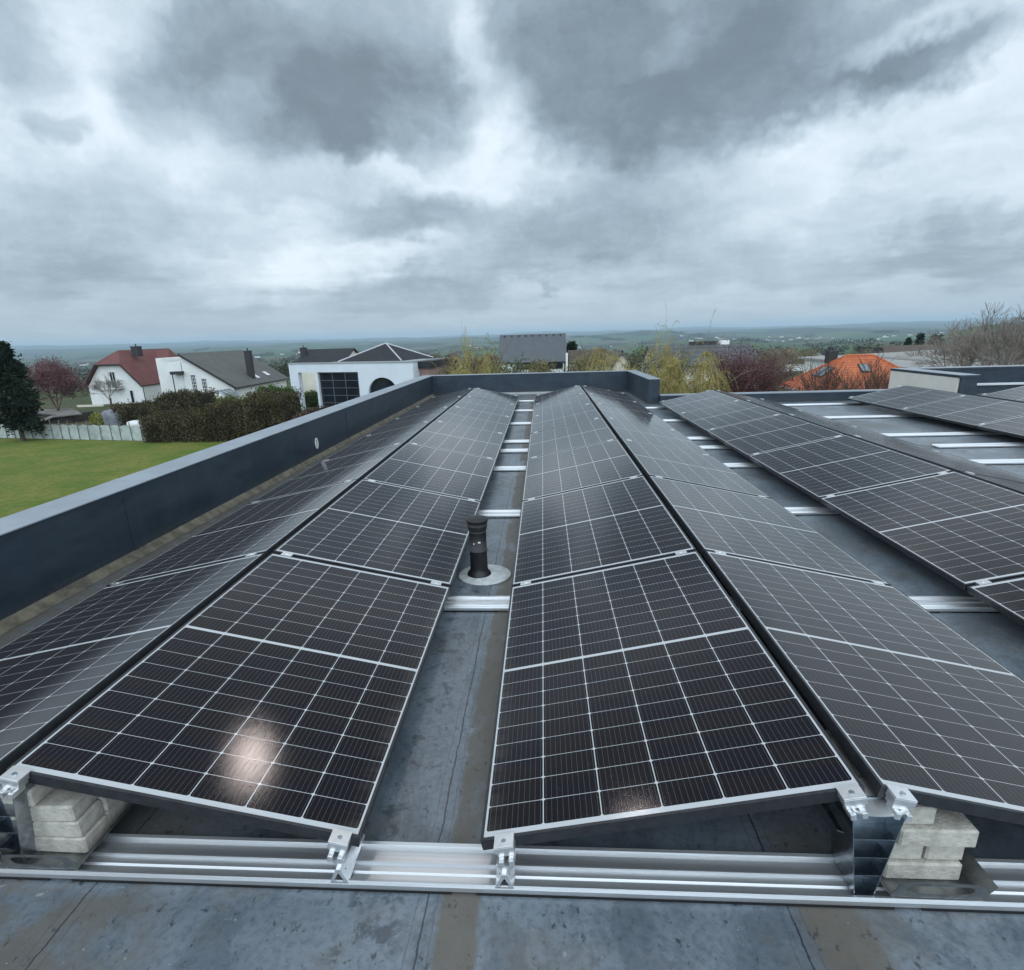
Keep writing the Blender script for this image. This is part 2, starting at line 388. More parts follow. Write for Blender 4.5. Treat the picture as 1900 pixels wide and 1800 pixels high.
# ------------------------------------------------------------------ the building we stand on
bld = empty('flat_roof_building', 'flat roofed building in the foreground with blue grey membrane roof and dark parapets', 'building', (0, 0, 0))
XL0, XL1 = -2.86, -2.69      # inner foot of the left parapet, near and far
YB = -7.0
def xl(y): return XL0+(XL1-XL0)*(y+1)/15.35
poly = [(xl(YB)-.3, YB), (16, YB), (16, 13.0), (8.03, 13.0), (8.03, 11.55), (2.58, 11.55), (2.58, 14.65), (xl(14.65)-.3, 14.65)]
rf = MB(); rf.prism(poly, -.35, 0, 'z'); rf.build('roof_membrane', ROOFM, bld)
wl = MB(); wl.prism([(p[0]+(.012 if p[0] < 0 else -.01 if p[0] > 10 else 0), p[1]) for p in poly], -6.6, -.352, 'z'); wl.build('wall', RENDER, bld)
H = .51
pw = MB()
pw.prism([(xl(YB), YB), (xl(14.3), 14.3), (2.34, 14.3), (2.40, 11.45), (2.62, 11.45), (2.56, 14.58), (xl(14.58)-.26, 14.58), (xl(YB)-.26, YB)], .002, H-.003, 'z')
pw.build('parapet', ANTH, bld)
cp = MB()
cp.prism([(xl(YB)+.012, YB), (xl(14.288)+.012, 14.288), (2.328, 14.288), (2.388, 11.435), (2.635, 11.435), (2.575, 14.6), (xl(14.6)-.28, 14.6), (xl(YB)-.28, YB)], H-.003, H+.004, 'z')
cp.build('coping', COPE, bld)
# joints of the coping sheet on the left wall
for y in (-3.1, -.1, 2.9, 5.9, 8.9, 11.9):
    jt = MB(); jt.box(xl(y)-.281, xl(y)+.0135, y-.04, y+.04, H+.004, H+.0055); jt.build('coping_joint', COPE, bld)
for y in (2.62, 7.5): lf = MB(); lf.box(xl(y)-.002, xl(y)+.0035, y-.03, y+.03, .004, H-.05); lf.build('sheet_lap', ANTH, bld)
fl = MB(); fl.prism([(0, 0), (.055, 0), (.0, .05)], YB, 14.28, 'y')
flo = fl.build('fillet_strip', mat('fillet_bitumen', (.13, .115, .085), .8, 0, .4, 9, .5, 40), bld)
for v in flo.data.vertices: v.co.x += xl(v.co.y); v.co.z += .003
f2 = MB(); f2.box(-1.9, 1.9, 14.16, 14.28, .003, .05); f2.build('flashing', mat('pale_flashing', (.42, .43, .42), .5, .3, .1, 4), bld)
lp = MB(); lp.box(2.62, 8.02, 11.34, 11.54, .002, .175); lp.build('low_parapet', ANTH, bld)
lc = MB(); lc.box(2.625, 8.02, 11.325, 11.56, .175, .193); lc.build('low_coping', COPE, bld)
rp = MB(); rp.prism([(8.06, 10.62), (8.36, 10.62), (8.36, 12.62), (16, 12.62), (16, 12.9), (8.06, 12.9)], .002, H-.046, 'z'); rp.build('parapet', ANTH, bld)
rd = MB(); rd.prism([(8.012, 10.602), (8.378, 10.602), (8.378, 12.602), (16, 12.602), (16, 12.928), (8.012, 12.928)], H-.045, H-.0015, 'z'); rd.build('coping_edge', ANTH, bld)
rc = MB(); rc.prism([(8.01, 10.60), (8.38, 10.60), (8.38, 12.60), (16, 12.60), (16, 12.93), (8.01, 12.93)], H-.001, H+.006, 'z'); rc.build('coping', mat('coping_pale', (.30, .33, .37), .36, .3, .1, 3), bld)
rw = MB(); rw.box(8.02, 8.058, 10.66, 12.92, -.1, H-.05); rw.build('rendered_wall', mat('cream_render', (.62, .60, .55), .9, 0, .05, 2, .2, 80), bld)
# low upstand behind the right rows
up = MB(); up.box(8.7, 13, 11.15, 11.35, .262, .288); up.box(8.72, 13, 11.2, 11.3, .003, .262, 1); up.box(8.66, 13, 11.0, 11.19, .09, .115, 2)
up.build('upstand', [mat('pale_metal', (.66, .68, .70), .4, .6, .05, 4), ANTH, TRAY], bld)

# ------------------------------------------------------------------ solar panels
L, Wd, P, TILT = 1.755, 1.038, 1.7753, R(11.8807)
C_, S_ = math.cos(TILT)*Wd, math.sin(TILT)*Wd
ZL = .13
def make_panel():
    root = empty('solar_panel', '-', 'solar panel')
    f = MB(); t = .0095; h = .035
    f.box(0, Wd, 0, t, -h, .0012); f.box(0, Wd, L-t, L, -h, .0012); f.box(0, t, t, L-t, -h, .0012); f.box(Wd-t, Wd, t, L-t, -h, .0012)
    f.box(t, .03, t+.001, L-t-.001, -h, -h+.002); f.box(Wd-.03, Wd-t, t+.001, L-t-.001, -h, -h+.002)
    fo = f.build('frame', BLACKALU, root, bevel=.0012)
    g = MB(); g.box(t, Wd-t, t, L-t, -.006, 0.0); g.build('cell_sheet', CELLS, root)
    return root
proto = make_panel(); used = [False]
rows = []
xB = -.3457; gR = .0417; gV = .3804
rowsdef = [ # name, side, low edge x, indices
 ('left', xB-2*C_-gR, +1, range(0, 7), 'row along left parapet'),
 ('b', xB, -1, range(0, 7), 'row left of central gutter'),
 ('c', 0.0, +1, range(0, 7), 'row right of central gutter'),
 ('d', 2*C_+gR, -1, range(0, 7), 'row falling right from central ridge'),
 ('e', 2*C_+gR+gV, +1, range(0, 6), 'row rising beyond second gutter'),
 ('f', 4*C_+2*gR+gV, -1, range(0, 6), 'row falling behind third ridge'),
 ('g', 6.03, +1, range(2, 6), 'row rising from bare roof strip'),
 ('h', 6.03+2*C_+gR, -1, range(2, 6), 'row falling behind fourth ridge'),
 ('i', 8.46, +1, range(3, 6), 'last row at far right')]
def place_panel(xlow, side, i, label):
    if used[0]: o = copy_tree(proto)
    else: o = proto; used[0] = True
    y0 = i*P
    jz = random.uniform(-.0015, .0015); jr = random.uniform(-.0012, .0012)
    if side > 0:   # rises towards +x
        o.location = (xlow, y0, ZL+jz); o.rotation_euler = (jr, -TILT+jr, 0)
    else:
        o.location = (xlow, y0+L, ZL+jz); o.rotation_euler = (jr, -TILT-jr, math.pi)
    o['label'] = label; o['group'] = 'solar panels on the flat roof'
    return o
def clampmesh():
    m = MB(); m.box(-.03, .03, -.021, .021, .002, .0055); m.box(-.03, .03, -.009, .009, -.03, .002); m.tube((0, 0, .0055), (0, 0, .0085), .0065, n=6); return m
cl_proto = [None]
def mid_clamp(x, y, z, tilt, label):
    if cl_proto[0] is None:
        o = clampmesh().build('panel_clamp', ALU2); cl_proto[0] = o
    else:
        o = cl_proto[0].copy(); COL.objects.link(o)
    o.location = (x, y, z); o.rotation_euler = (0, tilt, 0)
    o['label'] = label; o['category'] = 'clamp'; o['group'] = 'clamps between the solar panels'
for (nm, xlow, side, idx, desc) in rowsdef:
    idx = list(idx)
    for i in idx:
        pos = ORD[i] if nm not in 'ghi' else ['nearest', 'second', 'third', 'farthest'][i-2] if nm in 'gh' else ['nearest', 'middle', 'farthest'][i-3]
        place_panel(xlow, side, i, 'black glass solar panel, %s in %s' % (pos+' from the front' if nm not in 'ghi' else pos, desc))
    for k in range(idx[0]+(0 if idx[0] else 1), idx[-1]+2):
        y = k*P-(P-L)/2
        if k == idx[-1]+1: y += .004
        for s_, e in ((.085, 'low'), (Wd-.085, 'high')):
            x = xlow+side*s_*math.cos(TILT); z = ZL+s_*math.sin(TILT)+.0
            where = 'after %s panel' % ORD[k-1] if k else 'at front'
            mid_clamp(x, y, z, -TILT*side, 'silver clamp %s, %s edge of %s' % (where, e, desc))

# ------------------------------------------------------------------ rails, feet, brackets, clamps
def rail_mesh(x0, x1):
    # (y, z) outline of the wide base rail
    top = [(-.094, .018), (-.088, .031), (-.078, .029), (-.071, .012), (-.040, .010), (-.034, .017), (-.006, .0175), (-.003, .030), (.003, .030), (.006, .0175),
           (.034, .017), (.040, .010), (.066, .012), (.074, .030), (.086, .033), (.094, .020)]
    bot = [(.094, .0), (-.094, .0)]
    top = [(a*.78, b*.78) for a, b in top]; bot = [(a*.78, b) for a, b in bot]; m = MB(); m.prism(top+bot, x0, x1, 'x'); return m
def rail(x0, x1, y, label, extra=False):
    o = empty('base_rail', label, 'rail', (0, y, 0), 0, 'aluminium rails crossing under the panels')
    r_ = rail_mesh(x0, x1); b = r_.build('profile', ALU, o, loc=(0, 0, .0085))
    p = MB(); x = x0+.05
    while x < x1:
        p.box(x, min(x1-.02, x+1.12), -.0755, .0755, .002, .008); x += 1.19
    p.build('rubber_pad', RUBBER, o)
    return o
RX0, RX1 = xB-2*C_-gR-.02, 10.2
for k in range(8):
    y = k*P + (.013 if k == 0 else 0)
    if k == 7: y = k*P-.03
    x1 = RX1 if k < 7 else 2*C_+gR+.12
    where = ['along the front edge of the array'] + ['under the joint behind the %s panels' % ORD[i] for i in range(6)] + ['at the far end beside the far parapet']
    rail(RX0, x1, y, 'wide ribbed aluminium rail ' + where[k])
rail(RX0, 4.7, 6.41, 'extra bluish aluminium rail between the third and fourth joints, left part')
rail(5.03, RX1, 6.27, 'extra aluminium rail with open end in the wide bare roof strip')
d_ = MB(); d_.tube((-1.30, 11.25, .045), (-1.02, 11.95, .045), .014, n=8); tag(d_.build('loose_rod', ALU), 'thin aluminium rod lying diagonally in the far end of the central gutter', 'rod')

def front_clamp(x, ytop, zt, tilt, label):
    e = empty('end_clamp', label, 'clamp', (x, ytop, zt), 0, 'end clamps along the front edge'); e.rotation_euler = (0, tilt, 0)
    m = MB(); m.box(-.028, .028, -.040, .009, .002, .0065); m.box(-.028, .028, -.040, -.002, -.016, .002)
    m.box(-.024, .024, -.036, -.002, -.030, -.016)
    m.build('clamp_body', ALU2, e, bevel=.0012)
    b = MB(); b.tube((0, -.02, .0065), (0, -.02, .0095), .0075, n=6); b.build('bolt', GALV, e)
    q = MB(); q.box(-.021, -.007, -.055, -.010, -.048, -.030); q.box(.007, .021, -.055, -.010, -.048, -.030); q.build('slide', ALU2, e, bevel=.001)
    return e
def foot(x, label):
    e = empty('mounting_foot', label, 'foot', (x, 0, 0), 0, 'low feet carrying the panel edges')
    m = MB()
    y0, y1 = -.060, .105
    zb, za, zt = .030, .070, .094
    # A-shaped extrusion: two legs, floor, solid head
    m.prism([(-.026, zb), (-.019, zb), (0, za-.008), (.019, zb), (.026, zb), (.006, za+.004), (-.006, za+.004)], y0, y1, 'y')
    m.prism([(-.006, za+.004), (.006, za+.004), (.022, zt), (-.022, zt)], y0+.012, y1, 'y')
    m.box(-.026, .026, y0, y1, zb-.004, zb-.0005)
    m.box(-.014, -.010, y0, y1, zb, zb+.008); m.box(.010, .014, y0, y1, zb, zb+.008)
    m.build('profile', ALU2, e)
    d = MB(); d.box(-.015, .015, y0+.02, y0+.022, zb, za-.012); d.build('hollow_shade', RUBBER, e)  # black plate put in the hollow foot to stand in for its shade
    return e
ct = math.cos(TILT); stt = math.sin(TILT)
for (x, side, who) in ((xB-.052, -1, 'under near right corner of row left of gutter'), (.070, 1, 'under near left corner of row right of gutter')):
    foot(x, 'silver A shaped foot %s' % who)
    s_ = (x-(xB if side < 0 else 0))*side/ct
    front_clamp(x, 0, ZL+s_*stt, -TILT*side, 'silver end clamp %s' % who)
x = 2*C_+gR-.06
foot(x, 'silver foot under the row falling right at the frame edge'); front_clamp(x, 0, ZL+.06*stt/ct, TILT, 'silver end clamp on low edge of row falling right from central ridge')
def ridge_bracket(x, label):
    e = empty('ridge_bracket', label, 'bracket', (x, -.045, 0), 0, 'tall brackets under the panel ridges')
    zb, zt, wb, wt_ = .030, .305, .026, .068
    m = MB(); th = .0022; y1 = .13
    def xw(z): return wb+(wt_-wb)*(z-zb)/(zt-zb)
    for s_ in (-1, 1):
        m.prism([(s_*wb, zb), (s_*(wb-th), zb), (s_*(wt_-th), zt), (s_*wt_, zt)], 0, y1, 'y')
    for z in (.095, .155, .215): m.box(-xw(z)+th, xw(z)-th, .0, y1, z, z+th)
    m.box(-wb, wb, 0, y1, zb-.003, zb-.0005)
    m.build('profile', GALV, e)
    bk = MB(); bk.prism([(-wb+th, zb), (wb-th, zb), (wt_-th*1.5, zt-.004), (-wt_+th*1.5, zt-.004)], .055, .06, 'y'); bk.build('inner_plate', mat('inner_plate', (.22, .26, .29), .3, .9, .3, 12), e)
    # curved saddle on top
    t = MB(); n = 10; pts = []
    for i in range(n+1):
        xx = -.066+.132*i/n; pts.append((xx, zt+.004-.012*math.sin(math.pi*i/n)**.7))
    lower = [(px, pz-.004) for px, pz in reversed(pts)]
    t.prism(pts+lower, -.004, y1, 'y')
    t.build('saddle', ALU2, e)
    wng = MB()
    wng.prism([(-wt_, .215), (-wt_-.018, .222), (-wt_-.018, .225), (-wt_, .218)], .02, y1, 'y'); wng.build('flange', GALV, e)
    return e
xr1 = C_+gR/2; xr0 = xB-C_-gR/2
ridge_bracket(xr1, 'tall tapered galvanised bracket under the central ridge beside grey concrete blocks on the right')
ridge_bracket(xr0, 'tall tapered galvanised bracket at left frame edge beside stacked concrete blocks')
for (xr, nm) in ((xr1, 'central ridge'), (xr0, 'left ridge')):
    for sgn, t2 in ((-1, 'left'), (1, 'right')):
        s_ = .042; front_clamp(xr+sgn*(gR/2+s_*ct), -.0, ZL+(Wd-s_)*stt, TILT*sgn, 'silver end clamp on the %s side of the %s at the front' % (t2, nm))

# ------------------------------------------------------------------ ballast trays and blocks
def tray(x0, x1, label):
    e = empty('ballast_tray', label, 'tray', (x0, -.05, 0), 0, 'sheet metal trays holding ballast blocks')
    wdt = x1-x0; m = MB(); zf = .034
    m.box(0, wdt, 0, .62, zf, zf+.002)
    for xa, d in ((0, -1), (wdt, 1)):
        m.prism([(xa, zf), (xa+d*.030, zf+.042), (xa+d*.032, zf+.041), (xa+d*.002, zf)], .0, .62, 'y')
    m.build('floor_sheet', TRAY, e)
    # front lip with a hand hole
    li = MB(); n = 28; out = []; inn = []
    cxm = wdt/2
    for i in range(n):
        t = 2*math.pi*i/n; c, s_ = math.cos(t), math.sin(t)
        sq = lambda q, k: math.copysign(abs(q)**k, q)
        out.append((cxm+sq(c, .35)*(wdt/2-.004+(.0 if s_ > 0 else .012)), zf+.030+sq(s_, .5)*.030))
        inn.append((cxm+sq(c, .45)*(wdt/2-.030), zf+.033+sq(s_, .6)*.017))
    vs = [(p[0], -.002-(.010 if True else 0)*(p[1]-zf)/.06, p[1]) for p in out+inn]; vs += [(a, b+.002, c) for a, b, c in vs]
    fs = []
    for i in range(n):
        j = (i+1) % n
        fs += [(i, j, n+j, n+i), (2*n+i, 3*n+i, 3*n+j, 2*n+j), (i, 2*n+i, 2*n+j, j), (n+i, n+j, 3*n+j, 3*n+i)]
    li.add(vs, fs); li.build('front_lip', TRAY, e)
    return e
tray(1.105, 1.335, 'grey sheet metal tray with hand hole under the right block stack')
tray(-1.405, -1.185, 'grey sheet metal tray with hand hole under the left block stack')
bp = [None]
def block(x, y, c, along, label, jit=.004):
    """x,y = near-left corner, c = course"""
    if bp[0] is None:
        m = MB(); m.box(-.1, .1, -.05, .05, 0, .056, ch=.005)
        o = m.build('concrete_block', CONC); bp[0] = o
    else: o = bp[0].copy(); COL.objects.link(o)
    w_, d2 = (.2, .1) if not along else (.1, .2)
    o.location = (x+w_/2+random.uniform(-jit, jit), y+d2/2+random.uniform(-jit, jit), .0365+c*.0563)
    o.rotation_euler = (0, 0, (math.pi/2 if along else 0)+random.uniform(-.02, .02))
    o['label'] = label; o['category'] = 'concrete block'; o['group'] = 'concrete ballast blocks'
xr = 1.112
rl = 'of right stack beside bracket'
block(xr, .0, 0, False, 'grey concrete block, lowest course %s' % rl)
block(xr-.004, .012, 1, True, 'grey concrete block left of the slit in second course %s' % rl, .001)
block(xr+.102, .012, 1, True, 'grey concrete block right of the slit in second course %s' % rl, .001)
block(xr+.018, .0, 2, False, 'wide grey concrete block in third course %s' % rl)
block(xr+.018, .103, 2, False, 'grey concrete block behind the wide one in third course %s' % rl)
block(xr+.010, .015, 3, True, 'small faced grey concrete block, topmost %s' % rl)
block(xr, .215, 0, False, 'grey concrete block at the back, lowest course %s' % rl)
block(xr, .23, 1, True, 'grey concrete block at the back, second course %s' % rl)
block(xr+.105, .23, 1, True, 'right hand grey concrete block at the back, second course %s' % rl)
block(xr+.01, .23, 2, True, 'grey concrete block at the back, third course %s' % rl)
block(xr+.115, .23, 2, True, 'right hand grey concrete block at the back, third course %s' % rl)
xl_ = -1.392
ll = 'of stack at left frame edge'
block(xl_, .0, 0, False, 'grey concrete block, lowest course %s' % ll)
block(xl_-.004, .004, 1, False, 'grey concrete block, second course %s' % ll)
block(xl_-.012, .0, 2, False, 'grey concrete block, third course %s' % ll)
block(xl_-.02, .0, 3, True, 'slanting top grey concrete block %s' % ll)
block(xl_-.012, .104, 2, False, 'grey concrete block behind, third course %s' % ll)
block(xl_, .104, 0, False, 'grey concrete block behind, lowest course %s' % ll)
block(xl_, .104, 1, False, 'grey concrete block behind, second course %s' % ll)
for c in range(3): block(xl_, .222, c, True, 'grey concrete block at back left, course %s up %s' % (ORD[c], ll)); block(xl_+.104, .222, c, True, 'grey concrete block at the back right, course %s up %s' % (ORD[c], ll))

# ------------------------------------------------------------------ vent pipe
vp = empty('vent_pipe', 'black plastic vent pipe with flared cap standing in the central gutter', 'vent pipe', (-.235, 2.235, 0))
m = MB(); m.lathe([(.078, .012), (.074, .024), (.062, .036), (.057, .055), (.055, .17), (.059, .172), (.059, .18), (.055, .182), (.055, .30), (.057, .31)], 0, 0); m.build('pipe', PLASTIC, vp, True)
m = MB(); m.lathe([(.057, .31), (.060, .33), (.064, .34), (.064, .350), (.061, .352), (.068, .372), (.073, .378), (.073, .386), (.066, .390), (.03, .397), (0.001, .399)], 0, 0); m.build('cap', mat('cap_plastic', (.014, .014, .015), .55, 0, .3, 30), vp, True)
m = MB(); m.lathe([(.172, .002), (.172, .007), (.168, .009), (.055, .012)], 0.035, 0); m.build('flange_disc', mat('grey_pvc', (.50, .52, .52), .6, 0, .18, 18, .4, 40), vp, True)
m = MB(); m.box(.006, .022, -.0565, -.0525, .24, .249); m.tube((-.02, -.056, .235), (-.02, -.050, .235), .004, n=8); m.build('label_chip', WHITEP, vp)

# white ring on the parapet
y = 6.2
e = empty('wall_ring', 'small white ring plate fixed on inner face of the left parapet', 'plate', (xl(y)+.006, y, .20))
m = MB(); n = 24
vs = [(0, .052*math.cos(2*math.pi*i/n), .072*math.sin(2*math.pi*i/n)) for i in range(n)]+[(0, .034*math.cos(2*math.pi*i/n), .052*math.sin(2*math.pi*i/n)) for i in range(n)]
vs += [(a+.006, b, c) for a, b, c in vs]
m.add(vs, [f for i in range(n) for j in [(i+1) % n] for f in ((i, j, n+j, n+i), (2*n+i, 3*n+i, 3*n+j, 2*n+j), (i, 2*n+i, 2*n+j, j), (n+i, n+j, 3*n+j, 3*n+i))]); m.build('ring', WHITEP, e)
m = MB(); m.tube((0, 0, 0), (.004, 0, 0), .034, n=20); m.build('centre', mat('ring_centre', (.16, .19, .22), .5, 0, .1, 5), e)
m = MB(); m.box(.0045, .0065, -.01, .01, -.03, .03); m.build('mark', WHITEP, e)
# small stones lying at the parapet foot
k = 0
k = 2
for (u, v, s_) in ((862, 727, .05),):
    p = WZ(u, v, .02); m = MB()
    m.box(-s_, s_, -s_*.8, s_*.8, 0, s_*.8, ch=s_*.3); o = m.build('pebble', CONC, loc=(p.x, p.y, .003)); o.rotation_euler = (0, 0, k)
    tag(o, 'pale stone in the far left corner of the roof', 'stone'); k += 1
# ------------------------------------------------------------------ terrain
def lerp_tab(tab, x):
    for (a, b), (c, d) in zip(tab, tab[1:]):
        if x <= c: return b+(d-b)*(x-a)/(c-a)
    return tab[-1][1]
TAB = [(0, -6.5), (75, -6.5), (115, -7.2), (200, -11), (500, -25), (1500, -46), (3000, -58), (6000, -52), (9000, -30), (12000, -8), (14500, 10), (17000, -40)]
def hsh(i): return math.sin(i*12.9898+4.1)*43758.5453 % 1
def gz(x, y):
    dx, dy = x-CAM.x, y-CAM.y; r = math.hypot(dx, dy); a = math.degrees(math.atan2(dx, dy))
    z = lerp_tab(TAB, r)
    f = min(1, max(0, (r-300)/3000))
    z += f*(8*math.sin(a*.31+r*.0011)+6*math.sin(a*.83+1.3+r*.0023)+3*math.sin(a*2.1+r*.004))
    if r > 9000:
        g = min(1, (r-9000)/4000)
        z += g*(14*math.sin(a*.17+.6)+9*math.sin(a*.45+2)+7*math.sin(a*.9+r*.0006)+4*math.sin(a*2.3)+max(0, -a-25)*1.9+max(0, a-20)*1.2)
    for (ca, cr, wa, wr, hh) in ((-23, 5200, 7, 900, 34), (-6, 5600, 5, 900, 40), (8, 4800, 7, 800, 36), (20, 5800, 8, 900, 26), (38, 1500, 9, 500, 42), (-40, 7500, 9, 900, 24)):
        q = ((a-ca)/wa)**2+((r-cr)/wr)**2
        if q < 8: z += hh*math.exp(-q)
    return z
def mat_land():
    m = bpy.data.materials.new('land'); m.use_nodes = True; t = NT(m.node_tree); p = m.node_tree.nodes['Principled BSDF']
    oc = t.n('ShaderNodeTexCoord').outputs['Object']
    r = t.vm('LENGTH', t.vm('MULTIPLY', oc, (1, 1, 0)), out=1)
    wv = t.vm('ADD', oc, t.vm('SCALE', t.vm('SUBTRACT', t.noise(oc, .004, 3, .5, 0, True), (.5, .5, .5)), 120.0))
    vo = t.n('ShaderNodeTexVoronoi', ins={'Vector': t.vm('MULTIPLY', wv, (1, .55, 0)), 'Scale': .0045}).outputs['Color']
    h, s_, v_ = t.sep(vo)
    cr = t.n('ShaderNodeValToRGB', ins={0: h}); e = cr.color_ramp; e.interpolation = 'CONSTANT'
    e.elements[0].position = 0; e.elements[0].color = (.060, .100, .055, 1); e.elements[1].position = .2; e.elements[1].color = (.07, .13, .045, 1)
    for q, c in ((.38, (.10, .12, .06)), (.5, (.11, .095, .065)), (.62, (.040, .092, .036)), (.78, (.055, .115, .05)), (.92, (.13, .12, .08))):
        x = e.elements.new(q); x.color = c+(1,)
    fields = t.mix(t.m('MULTIPLY', t.noise(oc, .02, 4, .6), .4), cr.outputs[0], (.06, .08, .045))
    wood = t.step(t.noise(t.vm('MULTIPLY', oc, (1, .6, 1)), .0016, 6, .62), .49, .52)
    fields = t.mix(t.m('MULTIPLY', wood, t.step(r, 900, 2500)), fields, (.030, .042, .026))
    fields = t.mix(t.m('MULTIPLY', t.step(r, 5000, 9000), .75), fields, (.035, .05, .045))
    # garden ground round the houses
    gn = t.noise(oc, .12, 6, .65); gd = t.mix(t.step(gn, .42, .6), (.055, .075, .03), (.09, .085, .05))
    ln = t.noise(oc, .35, 6, .6); ln2 = t.noise(oc, 2.6, 5, .7); ln3 = t.noise(oc, 22.0, 3, .7)
    ln4 = t.noise(t.vm('MULTIPLY', oc, (1, 2.2, 1)), .9, 7, .75, .5)
    lawn = t.mix(t.step(ln, .38, .62), (.10, .155, .022), (.185, .190, .042))
    lawn = t.mix(t.m('MULTIPLY', t.step(ln4, .50, .66), .5), lawn, (.24, .21, .08))
    lawn = t.mix(t.m('MULTIPLY', t.step(ln2, .40, .65), .65), lawn, (.065, .115, .018))
    lawn = t.mix(t.m('MULTIPLY', t.step(ln3, .48, .68), .4), lawn, (.22, .22, .08))
    x, y, z = t.sep(oc)
    isl = t.m('MULTIPLY', t.step(x, -6.0, -9.0), t.step(y, 52.0, 50.0))
    near = t.mix(isl, gd, lawn)
    c = t.mix(t.step(r, 150, 260), near, fields)
    m.node_tree.links.new(c, p.inputs['Base Color']); p.inputs['Roughness'].default_value = .9; p.inputs['Specular IOR Level'].default_value = .15
    b = t.n('ShaderNodeBump', ins={'Strength': .8, 'Distance': .06, 'Height': t.m('ADD', ln2, t.m('MULTIPLY', ln3, .6))})
    m.node_tree.links.new(b.outputs[0], p.inputs['Normal'])
    return m
rs = [0.5]
while rs[-1] < 16800: rs.append(rs[-1]*1.085+.4)
azs = [-70+140*i/280 for i in range(281)]+[76+ (284-76)*i/16 for i in range(17)]
m = MB(); vs = []; fs = []
for r in rs:
    for a in azs:
        x = CAM.x+r*math.sin(R(a)); y = CAM.y+r*math.cos(R(a)); vs.append((x, y, gz(x, y)))
n = len(azs)
for i in range(len(rs)-1):
    for j in range(n):
        k = (j+1) % n; fs.append((i*n+j, i*n+k, i*n+n+k, i*n+n+j))
fs.append(tuple(range(n)))
m.add(vs, fs); tag(m.build('terrain', mat_land(), smooth=True), kind='structure')

# ------------------------------------------------------------------ plants
rng = random.Random(11)
def leafquads(mb, c, rad, n, size, clumps=14, flat=.0, cl_r=.33, dark=False):
    """n leaf-sized faces gathered in clumps through an ellipsoid"""
    cs = []
    for _ in range(clumps):
        while True:
            p = Vector((rng.uniform(-1, 1), rng.uniform(-1, 1), rng.uniform(-1, 1)))
            if .15 < p.length < 1: break
        cs.append(p*.86)
    V, F = [], []
    for _ in range(n):
        q = cs[rng.randrange(clumps)]
        p = q+Vector((rng.gauss(0, cl_r), rng.gauss(0, cl_r), rng.gauss(0, cl_r)))
        if p.length > 1.18: p *= 1.1/p.length
        P0 = Vector((c[0]+p.x*rad[0], c[1]+p.y*rad[1], c[2]+p.z*rad[2]))
        a = Vector((rng.gauss(0, 1), rng.gauss(0, 1), rng.gauss(0, 1)*(1-flat))).normalized()
        b = a.cross(Vector((rng.gauss(0, 1), rng.gauss(0, 1), rng.gauss(0, 1)))).normalized()
        s = size*rng.uniform(.6, 1.3); k = len(V)
        V += [P0-a*s, P0+b*s*.5, P0+a*s, P0-b*s*.5]; F.append((k, k+1, k+2, k+3))
    mb.add(V, F)
def hedgebox(mb, x0, x1, y0, y1, z0, z1, n, size, ragged=.25):
    V, F = [], []
    for _ in range(n):
        f = rng.random(); x, y, z = rng.uniform(x0, x1), rng.uniform(y0, y1), rng.uniform(z0, z1)
        if f < .45: y = y0
        elif f < .8: z = z1
        elif f < .9: x = x0 if rng.random() < .5 else x1
        bump = .35*math.sin(x*1.7+z)+.25*math.sin(x*3.9+2*y)
        P0 = Vector((x, y+rng.gauss(0, ragged)+bump*.4, z+rng.gauss(0, ragged)*.8-.15+bump*(.35 if z > z1-.3 else 0)))
        a = Vector((rng.gauss(0, 1), rng.gauss(0, 1), rng.gauss(0, 1.3))).normalized(); b = a.cross(Vector((rng.gauss(0, 1), rng.gauss(0, 1), .1))).normalized()
        s = size*rng.uniform(.5, 1.4); k = len(V)
        V += [P0-a*s, P0+b*s*.45, P0+a*s, P0-b*s*.45]; F.append((k, k+1, k+2, k+3))
    mb.add(V, F)
def grow(mb, p, d, ln, r, depth, spread=.55, kids=3, droop=0.0, sides=5, ends=None):
    """bent limb, then side limbs"""
    seg = 3; q = Vector(p); dd = Vector(d).normalized()
    for i in range(seg):
        dd = (dd+Vector((rng.gauss(0, .10), rng.gauss(0, .10), rng.gauss(0, .08)-droop))).normalized()
        q2 = q+dd*ln/seg; ra = r*(1-.35*i/seg); rb = r*(1-.35*(i+1)/seg)
        mb.tube(q, q2, ra, rb, n=sides if depth > 1 else 3, cap=False); q = q2
        if depth > 0 and i > 0:
            for _ in range(kids-1):
                t = Vector((rng.gauss(0, 1), rng.gauss(0, 1), rng.gauss(0, .6)))
                nd = (dd+t.normalized()*spread*1.5).normalized()
                grow(mb, q, nd, ln*rng.uniform(.55, .8), rb*.6, depth-1, spread, kids, droop, max(3, sides-1), ends)
    if depth > 0:
        for _ in range(kids):
            t = Vector((rng.gauss(0, 1), rng.gauss(0, 1), rng.gauss(0, .5)))
            nd = (dd+t.normalized()*spread).normalized()
            grow(mb, q, nd, ln*rng.uniform(.6, .85), r*.62, depth-1, spread, kids, droop, max(3, sides-1), ends)
    elif ends is not None: ends.append(q)
def leafm(nm, c, isl=.35): return mat(nm, c, .75, 0, .45, .55, spec=.2, island=isl)
BARK = mat('bark_brown', (.075, .062, .050), .9, 0, .3, 3, spec=.2)
TWIG = mat('twig_grey', (.21, .185, .16), .9, 0, .3, 2, spec=.2)
TWIGY = mat('twig_willow', (.31, .26, .095), .8, 0, .45, 1.2, spec=.2)
TWIGD = mat('twig_dark', (.11, .075, .06), .9, 0, .3, 2, spec=.2)
TWIGR = mat('twig_red', (.12, .055, .050), .8, 0, .3, 2, spec=.2)
